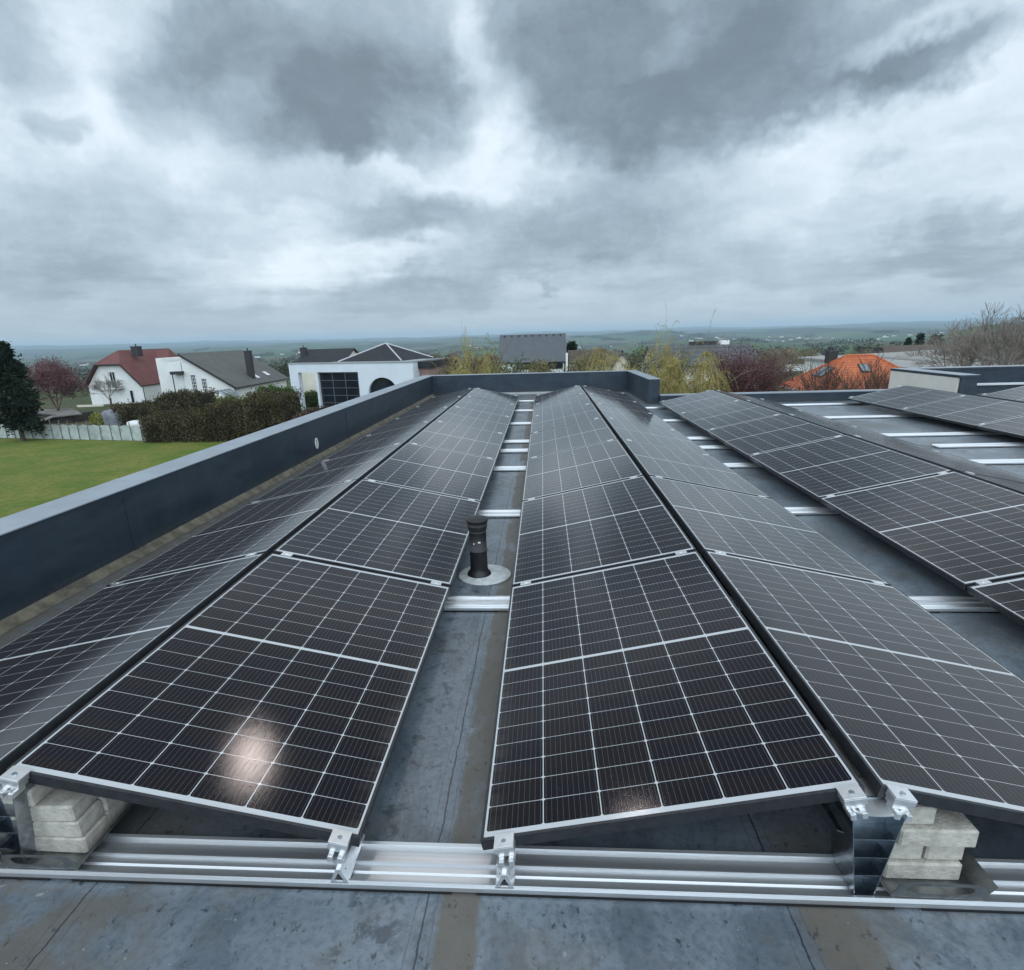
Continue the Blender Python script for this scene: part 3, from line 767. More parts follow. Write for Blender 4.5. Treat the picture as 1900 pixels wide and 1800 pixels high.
def treebase(u, y, topv):
    p = W(u, 650, y); g = gz(p.x, y); zt = W(u, topv, y).z; return p.x, g, zt
def bare_tree(u, y, topv, wpx, label, m=TWIG, depth=4, trunk=.35, kids=3, droop=0., group=None, spread=.6, leaf=None, nl=0, ls=.08, name='bare_tree', lrad=None):
    x, g, zt = treebase(u, y, topv); h = zt-g
    e = empty(name, label, 'tree', (x, y, g), 0, group)
    t = MB(); t.tube((0, 0, -.3), (rng.gauss(0, .1), 0, h*trunk), h*.022+.04, h*.017+.03, n=8, cap=False); t.build('trunk', BARK, e)
    c = MB(); ends = []
    n0 = 5; wm = wpx*(y+1.3)/FPX/2
    L0 = h*(1-trunk)*.40
    for i in range(n0):
        a = 2*math.pi*i/n0+rng.random(); s = min(1.5, wm/(h*(1-trunk))*1.15)
        grow(c, (0, 0, h*trunk*rng.uniform(.75, 1)), (math.cos(a)*s, math.sin(a)*s, 1), L0, h*.008+.012, depth-1, spread, kids, droop, 5, ends)
    # normalise the crown to the height the photograph shows
    zm = sorted(v[2] for v in c.v)[int(len(c.v)*.998)]; xm = sorted(abs(v[0]) for v in c.v)[int(len(c.v)*.98)]
    kz = (h-h*trunk*.75)/(zm-h*trunk*.75); kx = min(1.8, wm/xm)
    c.v = [(v[0]*kx, v[1]*kx, h*trunk*.75+(v[2]-h*trunk*.75)*kz) for v in c.v]
    if leaf:
        ends2 = [(q.x*kx, q.y*kx, h*trunk*.75+(q.z-h*trunk*.75)*kz) for q in ends]
        lm = MB(); V, F = [], []
        for _ in range(nl):
            q = ends2[rng.randrange(len(ends2))]; P0 = Vector(q)+Vector((rng.gauss(0, .25), rng.gauss(0, .25), rng.gauss(0, .25)))
            a = Vector((rng.gauss(0, 1), rng.gauss(0, 1), rng.gauss(0, 1))).normalized(); b = a.orthogonal().normalized(); k = len(V)
            V += [P0-a*ls, P0+b*ls*.5, P0+a*ls, P0-b*ls*.5]; F.append((k, k+1, k+2, k+3))
        lm.add(V, F); lm.build('blossom' if 'blossom' in label else 'leaves', leaf, e)
    c.build('crown', m, e)
    return e
def willow(u, y, topv, wpx, label, nst=260, m=TWIGY, low=.35):
    x, g, zt = treebase(u, y, topv); h = zt-g; wm = wpx*(y+1.3)/FPX/2
    e = empty('willow_tree', label, 'tree', (x, y, g), 0, 'golden willows beyond the roof')
    t = MB(); t.tube((0, 0, -.3), (0, 0, h*.45), .22, .17, n=8, cap=False)
    tips = []
    for i in range(9):
        a = 2*math.pi*i/9+rng.random()*.4; q = Vector((0, 0, h*rng.uniform(.3, .45))); d = Vector((math.cos(a)*.7, math.sin(a)*.7, 1.1))
        for s in range(6):
            d = (d+Vector((rng.gauss(0, .12), rng.gauss(0, .12), -.10*s*.6))).normalized(); q2 = q+d*h*.13
            t.tube(q, q2, .055*(1-s/7), .055*(1-(s+1)/7), n=5, cap=False); q = q2
            if s > 0: tips.append((q.copy(), d.copy()))
    t.build('trunk', mat('willow_bark', (.16, .135, .07), .9, 0, .3, 3, spec=.2), e)
    c = MB()
    for _ in range(nst):
        q, d = tips[rng.randrange(len(tips))]; q = q.copy()
        d = Vector((d.x+rng.gauss(0, .5), d.y+rng.gauss(0, .5), abs(rng.gauss(.25, .22)))).normalized()
        ln = h*rng.uniform(.25, .55); k = 7
        for s in range(k):
            d = (d+Vector((rng.gauss(0, .06), rng.gauss(0, .06), -.26))).normalized(); q2 = q+d*ln/k
            if q2.z < h*low*.6: break
            c.tube(q, q2, .014, .010, n=3, cap=False)
            for _l in range(3):
                a = Vector((rng.gauss(0, 1), rng.gauss(0, 1), -1.3)).normalized(); b = a.orthogonal().normalized(); P0 = q.lerp(q2, rng.random())+Vector((rng.gauss(0, .03), rng.gauss(0, .03), 0))
                c.add([P0, P0+a*.07+b*.025, P0+a*.15, P0+a*.07-b*.025], [(0, 1, 2, 3)])
            q = q2
    zm = sorted(v[2] for v in c.v)[int(len(c.v)*.985)]; kz = (h-h*.3)/(zm-h*.3); xm = sorted(abs(v[0]) for v in c.v)[int(len(c.v)*.97)]; kx = wm/xm
    c.v = [(v[0]*kx, v[1]*kx, h*.3+(v[2]-h*.3)*kz if v[2] > h*.3 else v[2]) for v in c.v]
    c.build('crown', m, e); return e
def conifer(u, y, topv, wpx, label, n=3000, round_=False, name='conifer_tree', group=None, col=(.016, .030, .018), size=None):
    x, g, zt = treebase(u, y, topv); h = zt-g; wm = wpx*(y+1.3)/FPX/2
    e = empty(name, label, 'tree', (x, y, g), 0, group)
    t = MB(); t.tube((0, 0, -.2), (0, 0, h*.85), h*.025, .04, n=7, cap=False); t.build('trunk', BARK, e)
    c = MB(); V, F = [], []
    size = size or .16
    nb = 70 if round_ else 90
    boughs = []
    for i in range(nb):
        f = rng.random()**.8; zz = h*(.12+.86*f)
        rr = wm*((1-f**2.2)**.55 if round_ else (1-f)**.85)*rng.uniform(.7, 1.1)+.05; a = rng.uniform(0, 6.283); boughs.append((a, rr, zz))
    for _ in range(n):
        a, rr, zz = boughs[rng.randrange(nb)]; k = rng.random()**.45
        P0 = Vector((math.cos(a)*rr*k, math.sin(a)*rr*k, zz-(.25*rr*k if not round_ else .0)))+Vector((rng.gauss(0, .11*wm), rng.gauss(0, .11*wm), rng.gauss(0, .035*h)))
        if P0.z > h: P0.z = h-rng.random()*.3
        aa = Vector((math.cos(a)+rng.gauss(0, .5), math.sin(a)+rng.gauss(0, .5), rng.gauss(.1, .5))).normalized(); b = aa.cross(Vector((rng.gauss(0, 1), rng.gauss(0, 1), rng.gauss(0, 1)))).normalized()
        s = size*rng.uniform(.6, 1.4); kk = len(V); V += [P0-aa*s, P0+b*s*.4, P0+aa*s, P0-b*s*.4]; F.append((kk, kk+1, kk+2, kk+3))
    c.add(V, F); c.build('crown', leafm('needles%d' % int(col[0]*1000), col, .45), e); return e

conifer(-2, 49, 634, 80, 'dark dense pine tree at the left frame edge', 16000, True, 'pine_tree')
# pink flowering tree
bare_tree(80, 64, 670, 84, 'tree in dusky pink blossom beside the dark pine', m=TWIGR, depth=4, kids=3, leaf=leafm('pink_blossom', (.14, .072, .078), .3), nl=12000, ls=.07, name='blossom_tree', spread=.6, trunk=.2)
bare_tree(183, 76, 694, 52, 'bare pale twigged tree before the balcony gable', m=TWIG, depth=4, name='bare_tree', group='bare trees')
willow(885, 36, 650, 105, 'thin golden willow left of the grey slate roof', 300)
willow(1150, 33, 658, 130, 'golden willow right of the grey slate roof', 650)
willow(1208, 31, 652, 100, 'golden willow behind the end of the far parapet', 600)
willow(1282, 30, 662, 120, 'golden weeping willow left of the purple leafed tree', 1000)
bare_tree(1222, 34, 600, 40, 'sparse twigs of a tall tree rising over the willows', m=TWIGY, depth=3, kids=2, group='bare trees')
bare_tree(868, 37, 604, 46, 'sparse tall twigs rising left of the grey slate roof', m=TWIGY, depth=3, kids=2, group='bare trees')
bare_tree(1378, 33, 652, 140, 'rounded tree with dark purple red young leaves', m=TWIGR, depth=4, kids=3, leaf=leafm('purple_leaves', (.085, .040, .042), .35), nl=14000, ls=.055, name='purple_tree', trunk=.2)
bare_tree(1432, 60, 652, 60, 'pale green budding tree right of the purple tree', m=TWIG, depth=4, kids=3, leaf=leafm('green_buds', (.12, .125, .05)), nl=1500, ls=.08, name='budding_tree')
bare_tree(1530, 31, 672, 110, 'bare reddish shrub tree before the orange roof, left one', m=TWIGD, depth=4, kids=3, group='bare trees', trunk=.3)
bare_tree(1612, 30, 664, 130, 'bare reddish shrub tree before the orange roof, right one', m=TWIGD, depth=4, kids=3, group='bare trees', trunk=.3)
bare_tree(1852, 39, 568, 150, 'tall bare tree above the pale roofs at the right frame edge', m=TWIG, depth=4, kids=3, group='bare trees', trunk=.42)
bare_tree(1788, 46, 600, 110, 'bare tree over the left part of the pale roofs', m=TWIG, depth=4, kids=3, group='bare trees', trunk=.35)
bare_tree(1908, 41, 580, 90, 'bare tree cut by the right frame edge', m=TWIG, depth=4, kids=3, group='bare trees', trunk=.4)
bare_tree(1822, 60, 612, 120, 'bare pale tree behind the pale roofs', m=TWIG, depth=4, kids=3, group='bare trees', trunk=.3)
bare_tree(1722, 62, 640, 90, 'low bare tree at the left end of the pale roofs', m=TWIG, depth=4, kids=3, group='bare trees', trunk=.25)
bare_tree(1748, 75, 628, 70, 'brown bare bush left of the pale roofs', m=TWIG, depth=4, kids=3, group='bare trees', trunk=.2)
for i, (u, y, tv, wp) in enumerate(((1683, 170, 628, 22), (1704, 165, 620, 24), (1733, 150, 622, 30), (1060, 120, 634, 26))):
    conifer(u, y, tv, wp, ['dark fir, left one of three beyond the orange roof', 'dark fir, middle tallest of three beyond the orange roof', 'dark bushy fir, right one of three beyond the orange roof', 'dark fir right of the grey slate roof'][i], 1500, i >= 2, 'fir_tree', 'dark firs', size=.5)
mid = [(835, 60, 664, 60), (870, 62, 660, 60), (905, 50, 655, 50), (1105, 60, 650, 50), (1190, 55, 648, 50), (1255, 70, 650, 60), (1455, 95, 650, 50), (1500, 90, 648, 40), (1645, 85, 655, 50), (1690, 70, 672, 70),
       (1470, 120, 642, 60), (1600, 120, 645, 50), (940, 45, 672, 70), (1010, 44, 674, 60), (800, 90, 655, 40), (1075, 45, 665, 40)]
wh = ['left of the yellow house', 'right of the yellow house', 'before the left end of the grey slate roof', 'right of the white flue pipe', 'between the two middle willows', 'before the dark ridged roof', 'left of the orange roof', 'above the left slope of the orange roof', 'right of the orange roof', 'just left of the pale roofs',
      'far behind the orange roof, left', 'far behind the orange roof, right', 'under the eave of the grey slate roof, left', 'under the eave of the grey slate roof, right', 'behind the pavilion wing', 'between flue pipe and willow']
olive = leafm('olive_buds', (.13, .12, .055)); 
for (u, y, tv, wp), q in zip(mid, wh):
    mm = rng.choice([TWIG, TWIGY, TWIG]); bare_tree(u, y, tv, wp, 'small budding garden tree '+q, m=mm, depth=3, kids=3, group='small garden trees', leaf=rng.choice([olive, leafm('dull_green', (.07, .085, .035)), leafm('brown_buds', (.11, .085, .055))]), nl=1400, ls=.10, name='garden_tree', trunk=.25)

# hedges
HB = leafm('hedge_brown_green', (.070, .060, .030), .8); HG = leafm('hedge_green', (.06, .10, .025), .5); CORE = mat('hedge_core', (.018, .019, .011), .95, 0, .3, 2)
def hedge(u0, u1, vt, y, dep, label, m, n, size=.10, name='hedge', zb=None, rag=.24):
    a = W(u0, vt, y); b = W(u1, vt, y); g = gz(a.x, y) if zb is None else zb; zt = (a.z+b.z)/2
    e = empty(name, label, 'hedge', ((a.x+b.x)/2, y, g), 0, 'garden hedges and bushes'); w_ = (b.x-a.x)/2
    c = MB(); 
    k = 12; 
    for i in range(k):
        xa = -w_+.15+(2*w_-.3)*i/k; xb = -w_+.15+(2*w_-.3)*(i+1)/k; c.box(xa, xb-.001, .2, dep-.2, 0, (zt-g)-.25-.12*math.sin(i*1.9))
    c.build('shaded_core', CORE, e)  # dark filler boxes, coloured as the shaded inside of the hedge
    l = MB(); hedgebox(l, -w_, w_, 0, dep, 0, zt-g, n, size, rag); l.build('foliage', m, e); return e
hedge(288, 370, 733, 58, 3.5, 'clipped brownish hedge block before the white gable with grid windows', HB, 9000)
hedge(205, 320, 752, 56, 2, 'low loose brown hedge before the red roofed house', HB, 6000)
hedge(258, 372, 772, 47, 2.6, 'low left stretch of the brown green hedge beside the meadow', HB, 16000, .075)
hedge(368, 470, 756, 47, 3.0, 'taller right stretch of the brown green hedge beside the meadow', HB, 19000, .075)
hedge(450, 524, 738, 46, 4.0, 'tall brown green bush left of the white portal column', HB, 22000, .075)
hedge(470, 530, 724, 60, 3, 'bright green hedge behind the tall bush', HG, 6000)
hedge(395, 440, 742, 56, 2, 'yellow green shrubs by the greenhouse', leafm('yellow_green', (.12, .13, .03), .4), 2600)
hedge(556, 592, 732, 72, 2, 'dark green clipped hedge inside the white portal', HG, 3000)
hedge(545, 640, 768, 45, 2.5, 'reddish brown bushes below the dark gridded window', leafm('red_brown_twigs', (.075, .05, .038), .5), 8000)
hedge(215, 285, 768, 61, 2, 'rough green undergrowth behind the fence', leafm('rough_green', (.06, .085, .03), .5), 3500)
hedge(0, 60, 775, 62, 3, 'olive undergrowth below the pine', leafm('olive_under', (.06, .07, .03), .5), 3500)
p = W(186, 787, 57); m = MB(); leafquads(m, (0, 0, .7), (.85, .85, .75), 1500, .09, 12)
tag(m.build('shrub', leafm('yellow_shrub', (.22, .24, .05)), loc=(p.x, 57, gz(p.x, 57))), 'round yellow green shrub behind the fence', 'shrub', 'garden hedges and bushes')

# ------------------------------------------------------------------ buildings around
def roofmat(nm, c, c2, per=.32, rough=.7):
    if nm in MATS: return MATS[nm]
    m = bpy.data.materials.new(nm); m.use_nodes = True; t = NT(m.node_tree); p = m.node_tree.nodes['Principled BSDF']
    oc = t.n('ShaderNodeTexCoord').outputs['Object']; x, y, z = t.sep(oc)
    a = t.m('FRACT', t.m('DIVIDE', z, per*.55)); b = t.m('FRACT', t.m('DIVIDE', t.m('ADD', x, y), per))
    g = t.m('MULTIPLY', t.step(a, 0, .25), t.step(b, .0, .18))
    base = t.mix(t.step(t.noise(oc, .8, 6, .65), .3, .7), c, c2)
    base = t.mix(t.step(t.noise(oc, 6.0, 4, .6), .5, .75), base, [q*.65 for q in c])
    cc = t.mix(g, [q*.5 for q in c], base)
    m.node_tree.links.new(cc, p.inputs['Base Color']); p.inputs['Roughness'].default_value = rough
    bm = t.n('ShaderNodeBump', ins={'Strength': .5, 'Distance': .03, 'Height': g}); m.node_tree.links.new(bm.outputs[0], p.inputs['Normal'])
    MATS[nm] = m; return m
RED = roofmat('red_tiles', (.15, .048, .045), (.20, .075, .066)); GREY = roofmat('grey_tiles', (.10, .105, .10), (.14, .14, .13)); DARK = roofmat('dark_slate', (.016, .019, .024), (.028, .031, .037), rough=.85)
SLATE = roofmat('grey_slate', (.085, .10, .115), (.11, .12, .135), .25, .45); ORANGE = roofmat('orange_tiles', (.46, .11, .040), (.58, .17, .07)); BROWN = roofmat('brown_tiles', (.09, .065, .055), (.12, .09, .075))
PALE = roofmat('pale_fibre_cement', (.30, .30, .28), (.38, .38, .36), 1.2)
WHITEW = mat('white_house_render', (.74, .75, .73), .9, 0, .06, .5, spec=.2); CREAM = mat('cream_house_render', (.70, .67, .57), .9, 0, .08, .5, spec=.2); YEL = mat('yellow_render', (.55, .44, .20), .9, 0, .08, .5)
TIMB = mat('dark_timber', (.035, .028, .022), .8, 0, .3, 2); FR = mat('window_frame_white', (.7, .7, .7), .6); DK = mat('dark_trim', (.025, .025, .028), .6); PIPEM = mat('zinc', (.35, .37, .39), .4, .6, .1, 3)
def window(parent, x0, x1, z0, z1, nx=2, nz=2, yf=0, door=False, m=FR, ny=None):
    e = MB(); t = .07
    e.box(x0, x1, yf-.05, yf+.02, z1-t, z1); e.box(x0, x1, yf-.05, yf+.02, z0, z0+t); e.box(x0, x0+t, yf-.05, yf+.02, z0+t, z1-t); e.box(x1-t, x1, yf-.05, yf+.02, z0+t, z1-t)
    for i in range(1, nx): x = x0+(x1-x0)*i/nx; e.box(x-t*.4, x+t*.4, yf-.045, yf+.018, z0+t, z1-t)
    for i in range(1, nz): z = z0+(z1-z0)*i/nz; e.box(x0+t, x1-t, yf-.043, yf+.016, z-t*.4, z+t*.4)
    o = e.build('door' if door else 'window', m, parent)
    g = MB(); g.box(x0+.03, x1-.03, yf-.02, yf+.01, z0+.03, z1-.03); g.build('pane', GLASSD, o); return o
class Fr:
    """a facade plane: local x along it, z up, y away from us"""
    def __init__(s, u, y, rot=0):
        s.o = W(u, 650, y); s.o.z = 0; s.r = rot; s.ex = Vector((math.cos(rot), math.sin(rot), 0)); s.ey = Vector((-math.sin(rot), math.cos(rot), 0))
    def at(s, u, v, dy=0):
        d = ray(u, v); o = s.o+s.ey*dy; t = (o-CAM).dot(s.ey)/d.dot(s.ey); p = CAM+d*t-s.o; return p.dot(s.ex), p.z
def chimney(parent, x0, x1, y0, y1, z0, z1, m=DK):
    c = MB(); c.box(x0, x1, y0, y1, z0, z1); c.box(x0-.06, x1+.06, y0-.06, y1+.06, z1, z1+.10); c.tube(((x0+x1)/2, (y0+y1)/2, z1+.1), ((x0+x1)/2, (y0+y1)/2, z1+.45), .10, n=8); return c.build('chimney', m, parent)

# red roofed house with half hip and balcony
f = Fr(162, 88); g = -7.2
e = empty('red_roof_house', 'white house with red half hipped roof and balcony on its gable', 'house', (f.o.x, f.o.y, 0))
xe0, ze = f.at(158, 716); xe1, _ = f.at(268, 717); xh0, zh = f.at(181, 677); xh1, _ = f.at(226, 677); xr_ = (xh0+xh1)/2; zr = f.at(212, 652, 2.6)[1]
w0, w1 = xe0+.5, xe1-.3
m = MB(); sl = (zh-ze)/(xe1-xh1)
m.prism([(w0, g), (w1, g), (w1, ze-.1), (xh1-.1, zh-.2), (xh0+.1, zh-.2), (w0, ze-.1)], 0, 15, 'y'); m.build('wall', WHITEW, e)
r_ = MB(); yo = -.6; yr = 2.6; y1 = 15.5
r_.slab([(xr_, yr, zr), (xh1, yo, zh), (xe1, yo, ze-.25), (xe1, y1, ze-.25), (xr_, y1, zr)][::-1], .2)
r_.slab([(xr_, yr, zr), (xr_, y1, zr), (xe0, y1, ze-.25), (xe0, yo, ze-.25), (xh0, yo, zh)][::-1], .2)
r_.slab([(xh0, yo, zh), (xh1, yo, zh), (xr_, yr, zr)], .2)
# cross wing with its own ridge running right
xw = f.at(345, 655, 12)[0]; zw = zr-.05
r_.slab([(xr_, 11.0, zw), (xr_+1.5, 6.2, ze+.9), (xw, 6.2, ze+.9), (xw-2.3, 11.0, zw)], .2)
r_.slab([(xw, 6.2, ze+.9), (xw, 15.5, ze+.9), (xw-2.3, 11.0, zw)], .2)
ro = r_.build('roof', RED, e)
m = MB(); m.box(w1-.01, xw-.3, 6.6, 15, g, ze+.85); m.build('wing_wall', WHITEW, e)
tr = MB()
for a, b in (((xe0, ze-.3), (xh0, zh-.03)), ((xh0, zh-.03), (xh1, zh-.03)), ((xh1, zh-.03), (xe1, ze-.3))):
    tr.tube((a[0], yo-.04, a[1]), (b[0], yo-.04, b[1]), .11, n=6)
tr.build('verge_board', DK, e)
chimney(e, *sorted((f.at(243, 650, 3.4)[0], f.at(256, 650, 3.4)[0])), 3.4, 4.4, zr-.9, f.at(248, 644, 3.4)[1])
x0, z1 = f.at(202, 690); x1, z0 = f.at(219, 720); window(e, x0, x1, z0, z1, 2, 1, -.03, True)
x0, z1 = f.at(240, 724); x1, z0 = f.at(252, 748); window(e, x0, x1, max(z0, g+.1), z1, 1, 1, -.03, True)
b = MB(); x0, zb = f.at(192, 720); x1, _ = f.at(231, 720); _, zt2 = f.at(192, 707)
b.box(x0, x1, -1.2, -.02, zb-.15, zb); bal = b.build('balcony', WHITEW, e)
b = MB(); b.tube((x0, -1.18, zt2), (x1, -1.18, zt2), .035); b.tube((x0, -1.18, zt2), (x0, -.05, zt2), .035); b.tube((x1, -1.18, zt2), (x1, -.05, zt2), .035)
k = 0
while x0+k*.16 < x1: b.tube((x0+k*.16, -1.18, zb), (x0+k*.16, -1.18, zt2), .018, n=4); k += 1
b.build('railing', PIPEM, bal)
b = MB(); b.tube((w1+.12, -.15, g), (w1+.12, -.15, ze-.2), .06); b.build('drainpipe', DK, e)

# white house with single grey slope
f = Fr(288, 80); g = -7
e = empty('grey_slope_house', 'white house with long grey tiled slope, dark chimney and grid windows', 'house', (f.o.x, f.o.y, 0))
A_ = f.at(288, 665); B_ = f.at(300, 665); C1 = f.at(300, 673); D_ = f.at(334, 672); E_ = f.at(334, 659); F_ = f.at(434, 717)
m = MB(); m.prism([(A_[0], g), (F_[0], g), (F_[0], F_[1]-.05), (E_[0], E_[1]-.05), (D_[0], g+.01)][::1], 0, 17.3, 'y'); m.prism([(A_[0], g), (D_[0]-.003, g), (D_[0]-.003, D_[1]), (C1[0], C1[1]), (B_[0], B_[1]), (A_[0], A_[1])], .0, 6, 'y'); m.build('wall', WHITEW, e)
r_ = MB(); xr_, zr = E_[0]-.05, E_[1]+.22; xe, ze = F_[0]+.5, F_[1]-.12
r_.slab([(xr_, -.35, zr), (xe, -.35, ze), (xe, 17.6, ze), (xr_, 17.6, zr)], .22); r_.slab([(xr_, -.35, zr), (xr_, 17.6, zr), (xr_-3, 17.6, zr-1.7), (xr_-3, 6.2, zr-1.7), (xr_-.01, 6.2, zr-.1)], .22)
r_.build('roof', GREY, e)
t_ = MB(); t_.slab([(xr_, -.40, zr+.02), (xe, -.40, ze+.02), (xe, -.36, ze+.02), (xr_, -.36, zr+.02)], .3); t_.build('verge_board', DK, e)
gt = MB(); gt.tube((xe+.06, -.4, ze-.1), (xe+.06, 17.6, ze-.1), .08); gt.tube((xe-.35, -.12, g), (xe-.35, -.12, ze-.2), .05); gt.build('gutter', DK, e)
def onroof(u, v):   # where a pixel meets the long slope
    n_ = Vector((zr-ze, 0, xe-xr_)).normalized(); p0 = f.o+Vector((xr_, 0, zr)); d = ray(u, v); t = (p0-CAM).dot(n_)/d.dot(n_); return CAM+d*t-f.o
q = onroof(467, 700); top = (W(460, 652, f.o.y+q.y)).z
chimney(e, q.x-.5, q.x+.35, q.y-.3, q.y+.5, q.z-.5, top)
for (u, v) in ((475, 698), (494, 693)):
    q = onroof(u, v); sk = MB(); nn = Vector((zr-ze, 0, xe-xr_)).normalized(); sl_ = Vector((xe-xr_, 0, ze-zr)).normalized(); Y_ = Vector((0, 1, 0)); c0 = q+nn*.06
    sk.slab([c0-sl_*.5-Y_*.45, c0+sl_*.5-Y_*.45, c0+sl_*.5+Y_*.45, c0-sl_*.5+Y_*.45], .1); sk.build('skylight', mat('skylight_pale', (.75, .78, .8), .2), e)
for (u0, u1, v0, v1, nx, nz) in ((339, 345, 703, 726, 1, 5), (353, 368, 695, 726, 3, 5), (373, 387, 702, 727, 3, 4)):
    x0, z1 = f.at(u0, v0); x1, z0 = f.at(u1, v1); window(e, x0, x1, z0, z1, nx, nz, -.02)
m = MB(); x0, z1 = f.at(324, 689); x1, z0 = f.at(342, 694); m.box(x0, x1, -1.2, -.01, z0, z1); m.tube((x0+.2, -1.0, g), (x0+.2, -1.0, z0), .07); m.build('porch_canopy', DK, e)

# greenhouse
f = Fr(366, 66); e = empty('greenhouse', 'low glass greenhouse with green netting before the white gable', 'greenhouse', (f.o.x, f.o.y, 0))
x0, z1 = f.at(366, 732); x1, z0 = f.at(424, 748); xm, zm = f.at(402, 724); g = gz(f.o.x, 66)
m = MB(); bars = [(x0, z0+.6), (x0+.7, z1), (xm, z1+.35), (x1-.5, z1), (x1, z0+.5)]
for y in (0, 1, 2, 3):
    for a, b in zip(bars, bars[1:]): m.tube((a[0], y, a[1]), (b[0], y, b[1]), .035, n=5)
    m.tube((x0, y, g), (x0, y, z0+.6), .035, n=5); m.tube((x1, y, g), (x1, y, z0+.5), .035, n=5)
for a in bars: m.tube((a[0], 0, a[1]), (a[0], 3, a[1]), .035, n=5)
m.build('frame', PIPEM, e)
m = MB()
for a, b in zip(bars, bars[1:]): m.slab([(a[0], .05, a[1]-.03), (b[0], .05, b[1]-.03), (b[0], 2.95, b[1]-.03), (a[0], 2.95, a[1]-.03)], .02)
m.box(x0+.02, x1-.02, .04, .06, g, z0+.45); m.build('glazing', mat('greenhouse_glass', (.16, .20, .20), .15, 0, .3, 1), e)
m = MB(); m.slab([(x0+.8, -1.0, z0-.2), (x0+2.6, -1.0, z0-.2), (x0+1.2, -.1, z1-.2), (x0+.4, -.1, z1-.3)], .03); m.build('netting', mat('green_net', (.04, .16, .07), .8), e)

# white building with portal, arch window and pyramid roof
f = Fr(535, 69.5, R(-15)); g = -6.6
e = empty('portal_house', 'white flat fronted building with portal column, gridded dark window, arch and pyramid roof', 'house', (f.o.x, f.o.y, 0), f.r)
xT, zT = 0, f.at(650, 674)[1]; xE = f.at(768, 674)[0]
xa, zo = f.at(556, 691); xb, _ = f.at(588, 691); xc, zc_ = f.at(592, 692); xd, _ = f.at(667, 692); ax0, _ = f.at(687, 728); ax1 = f.at(741, 728)[0]; az = f.at(714, 700)[1]
m = MB()
m.box(0, xa, -.35, .35, g, zT); m.box(xa+.001, xb, -.35, .35, zo, zT-.002)           # column and lintel
m.box(xb+.002, xc, -.348, 4, g, zT-.004)
m.box(xc+.002, xd, -.346, .2, zo+.0, zT-.006)
# wall with the arch opening
cxa, ra = (ax0+ax1)/2, (ax1-ax0)/2; zs = az-ra*.95; N = 16
arc = [(cxa+ra*math.cos(math.pi*i/N), zs+ra*.95*math.sin(math.pi*i/N)) for i in range(N+1)]
for (p0, p1) in zip(arc, arc[1:]): m.prism([(p1[0], p1[1]), (p0[0], p0[1]), (p0[0], zT-.008), (p1[0], zT-.008)], -.344, 0, 'y')
m.box(xd+.001, cxa-ra, -.344, 0, g, zT-.008); m.box(cxa+ra, xE, -.344, 0, g, zT-.008)
m.box(cxa-ra+.001, cxa+ra-.001, -.343, 0, g, zs-1.6)
m.box(xE-.3, xE-.002, .01, 9, g, zT-.01); m.box(xd-.2, xd, .21, 6, g, zT-.3)
m.build('wall', mat('white_facade', (.64, .69, .74), .8, 0, .05, .6), e)
c = MB(); c.box(-.06, xE+.06, -.42, .4, zT, zT+.12); c.box(xE-.35, xE+.05, .41, 9, zT, zT+.12); c.box(xb, xE-.36, .41, 9, zT-.1, zT+.02); c.build('flat_roof', mat('roof_edge', (.30, .32, .34), .5), e)
gw = MB(); nx, nz = 3, 5
gw.box(xc+.01, xd-.21, .05, .12, g, zo-.02); gl = gw.build('window', GLASSD, e)
gb = MB()
for i in range(nx+1): x = xc+.05+(xd-.3-xc)*i/nx; gb.box(x-.035, x+.035, -.02, .048, g, zo-.03)
for i in range(6): z = zo-.1-i*(zo-g)/5.2; gb.box(xc+.02, xd-.22, -.015, .045, z-.03, z+.03)
gb.build('glazing_bar', mat('dark_bar', (.10, .11, .12), .5), gl)
aw = MB(); aw.prism([(cxa-ra-.05, zs-1.55)]+[(cxa+ra+.05, zs-1.55)]+[(cxa+(ra+.04)*math.cos(math.pi*i/N), zs+(ra*.95+.03)*math.sin(math.pi*i/N)) for i in range(N+1)], .02, .08, 'y'); aw.build('arch_window', GLASSD, e)
bw = MB(); bw.box(xa+.2, xb+.1, 5, 9, g, zo+.3); bw.build('rear_wall', CREAM, e)
# pyramid
apx = W(716, 637, 75)-f.o; aL = Vector((apx.dot(f.ex), apx.dot(f.ey), apx.z)); hw = 4.3; zb = zT+.05
r_ = MB(); c4 = [(aL.x-hw, aL.y-hw, zb), (aL.x+hw, aL.y-hw, zb), (aL.x+hw, aL.y+hw, zb), (aL.x-hw, aL.y+hw, zb)]; T_ = (aL.x, aL.y, aL.z)
for i in range(4): r_.slab([c4[i], c4[(i+1) % 4], T_], .15)
r_.build('pyramid_roof', DARK, e)
hp = MB()
for q in c4: hp.tube(q, T_, .10, n=6)
hp.build('hip_flashing', mat('pale_zinc', (.5, .52, .54), .45, .3), e)
wg = MB(); wg.box(xE+.02, xE+1.2, 1.2, 8, g, zT-.7); wg.build('wing', mat('terracotta_render', (.30, .20, .18), .9), e)
wr = MB(); wr.box(xE+.01, xE+1.5, .9, 8.6, zT-.69, zT+.03); wr.build('wing_roof', DARK, e)

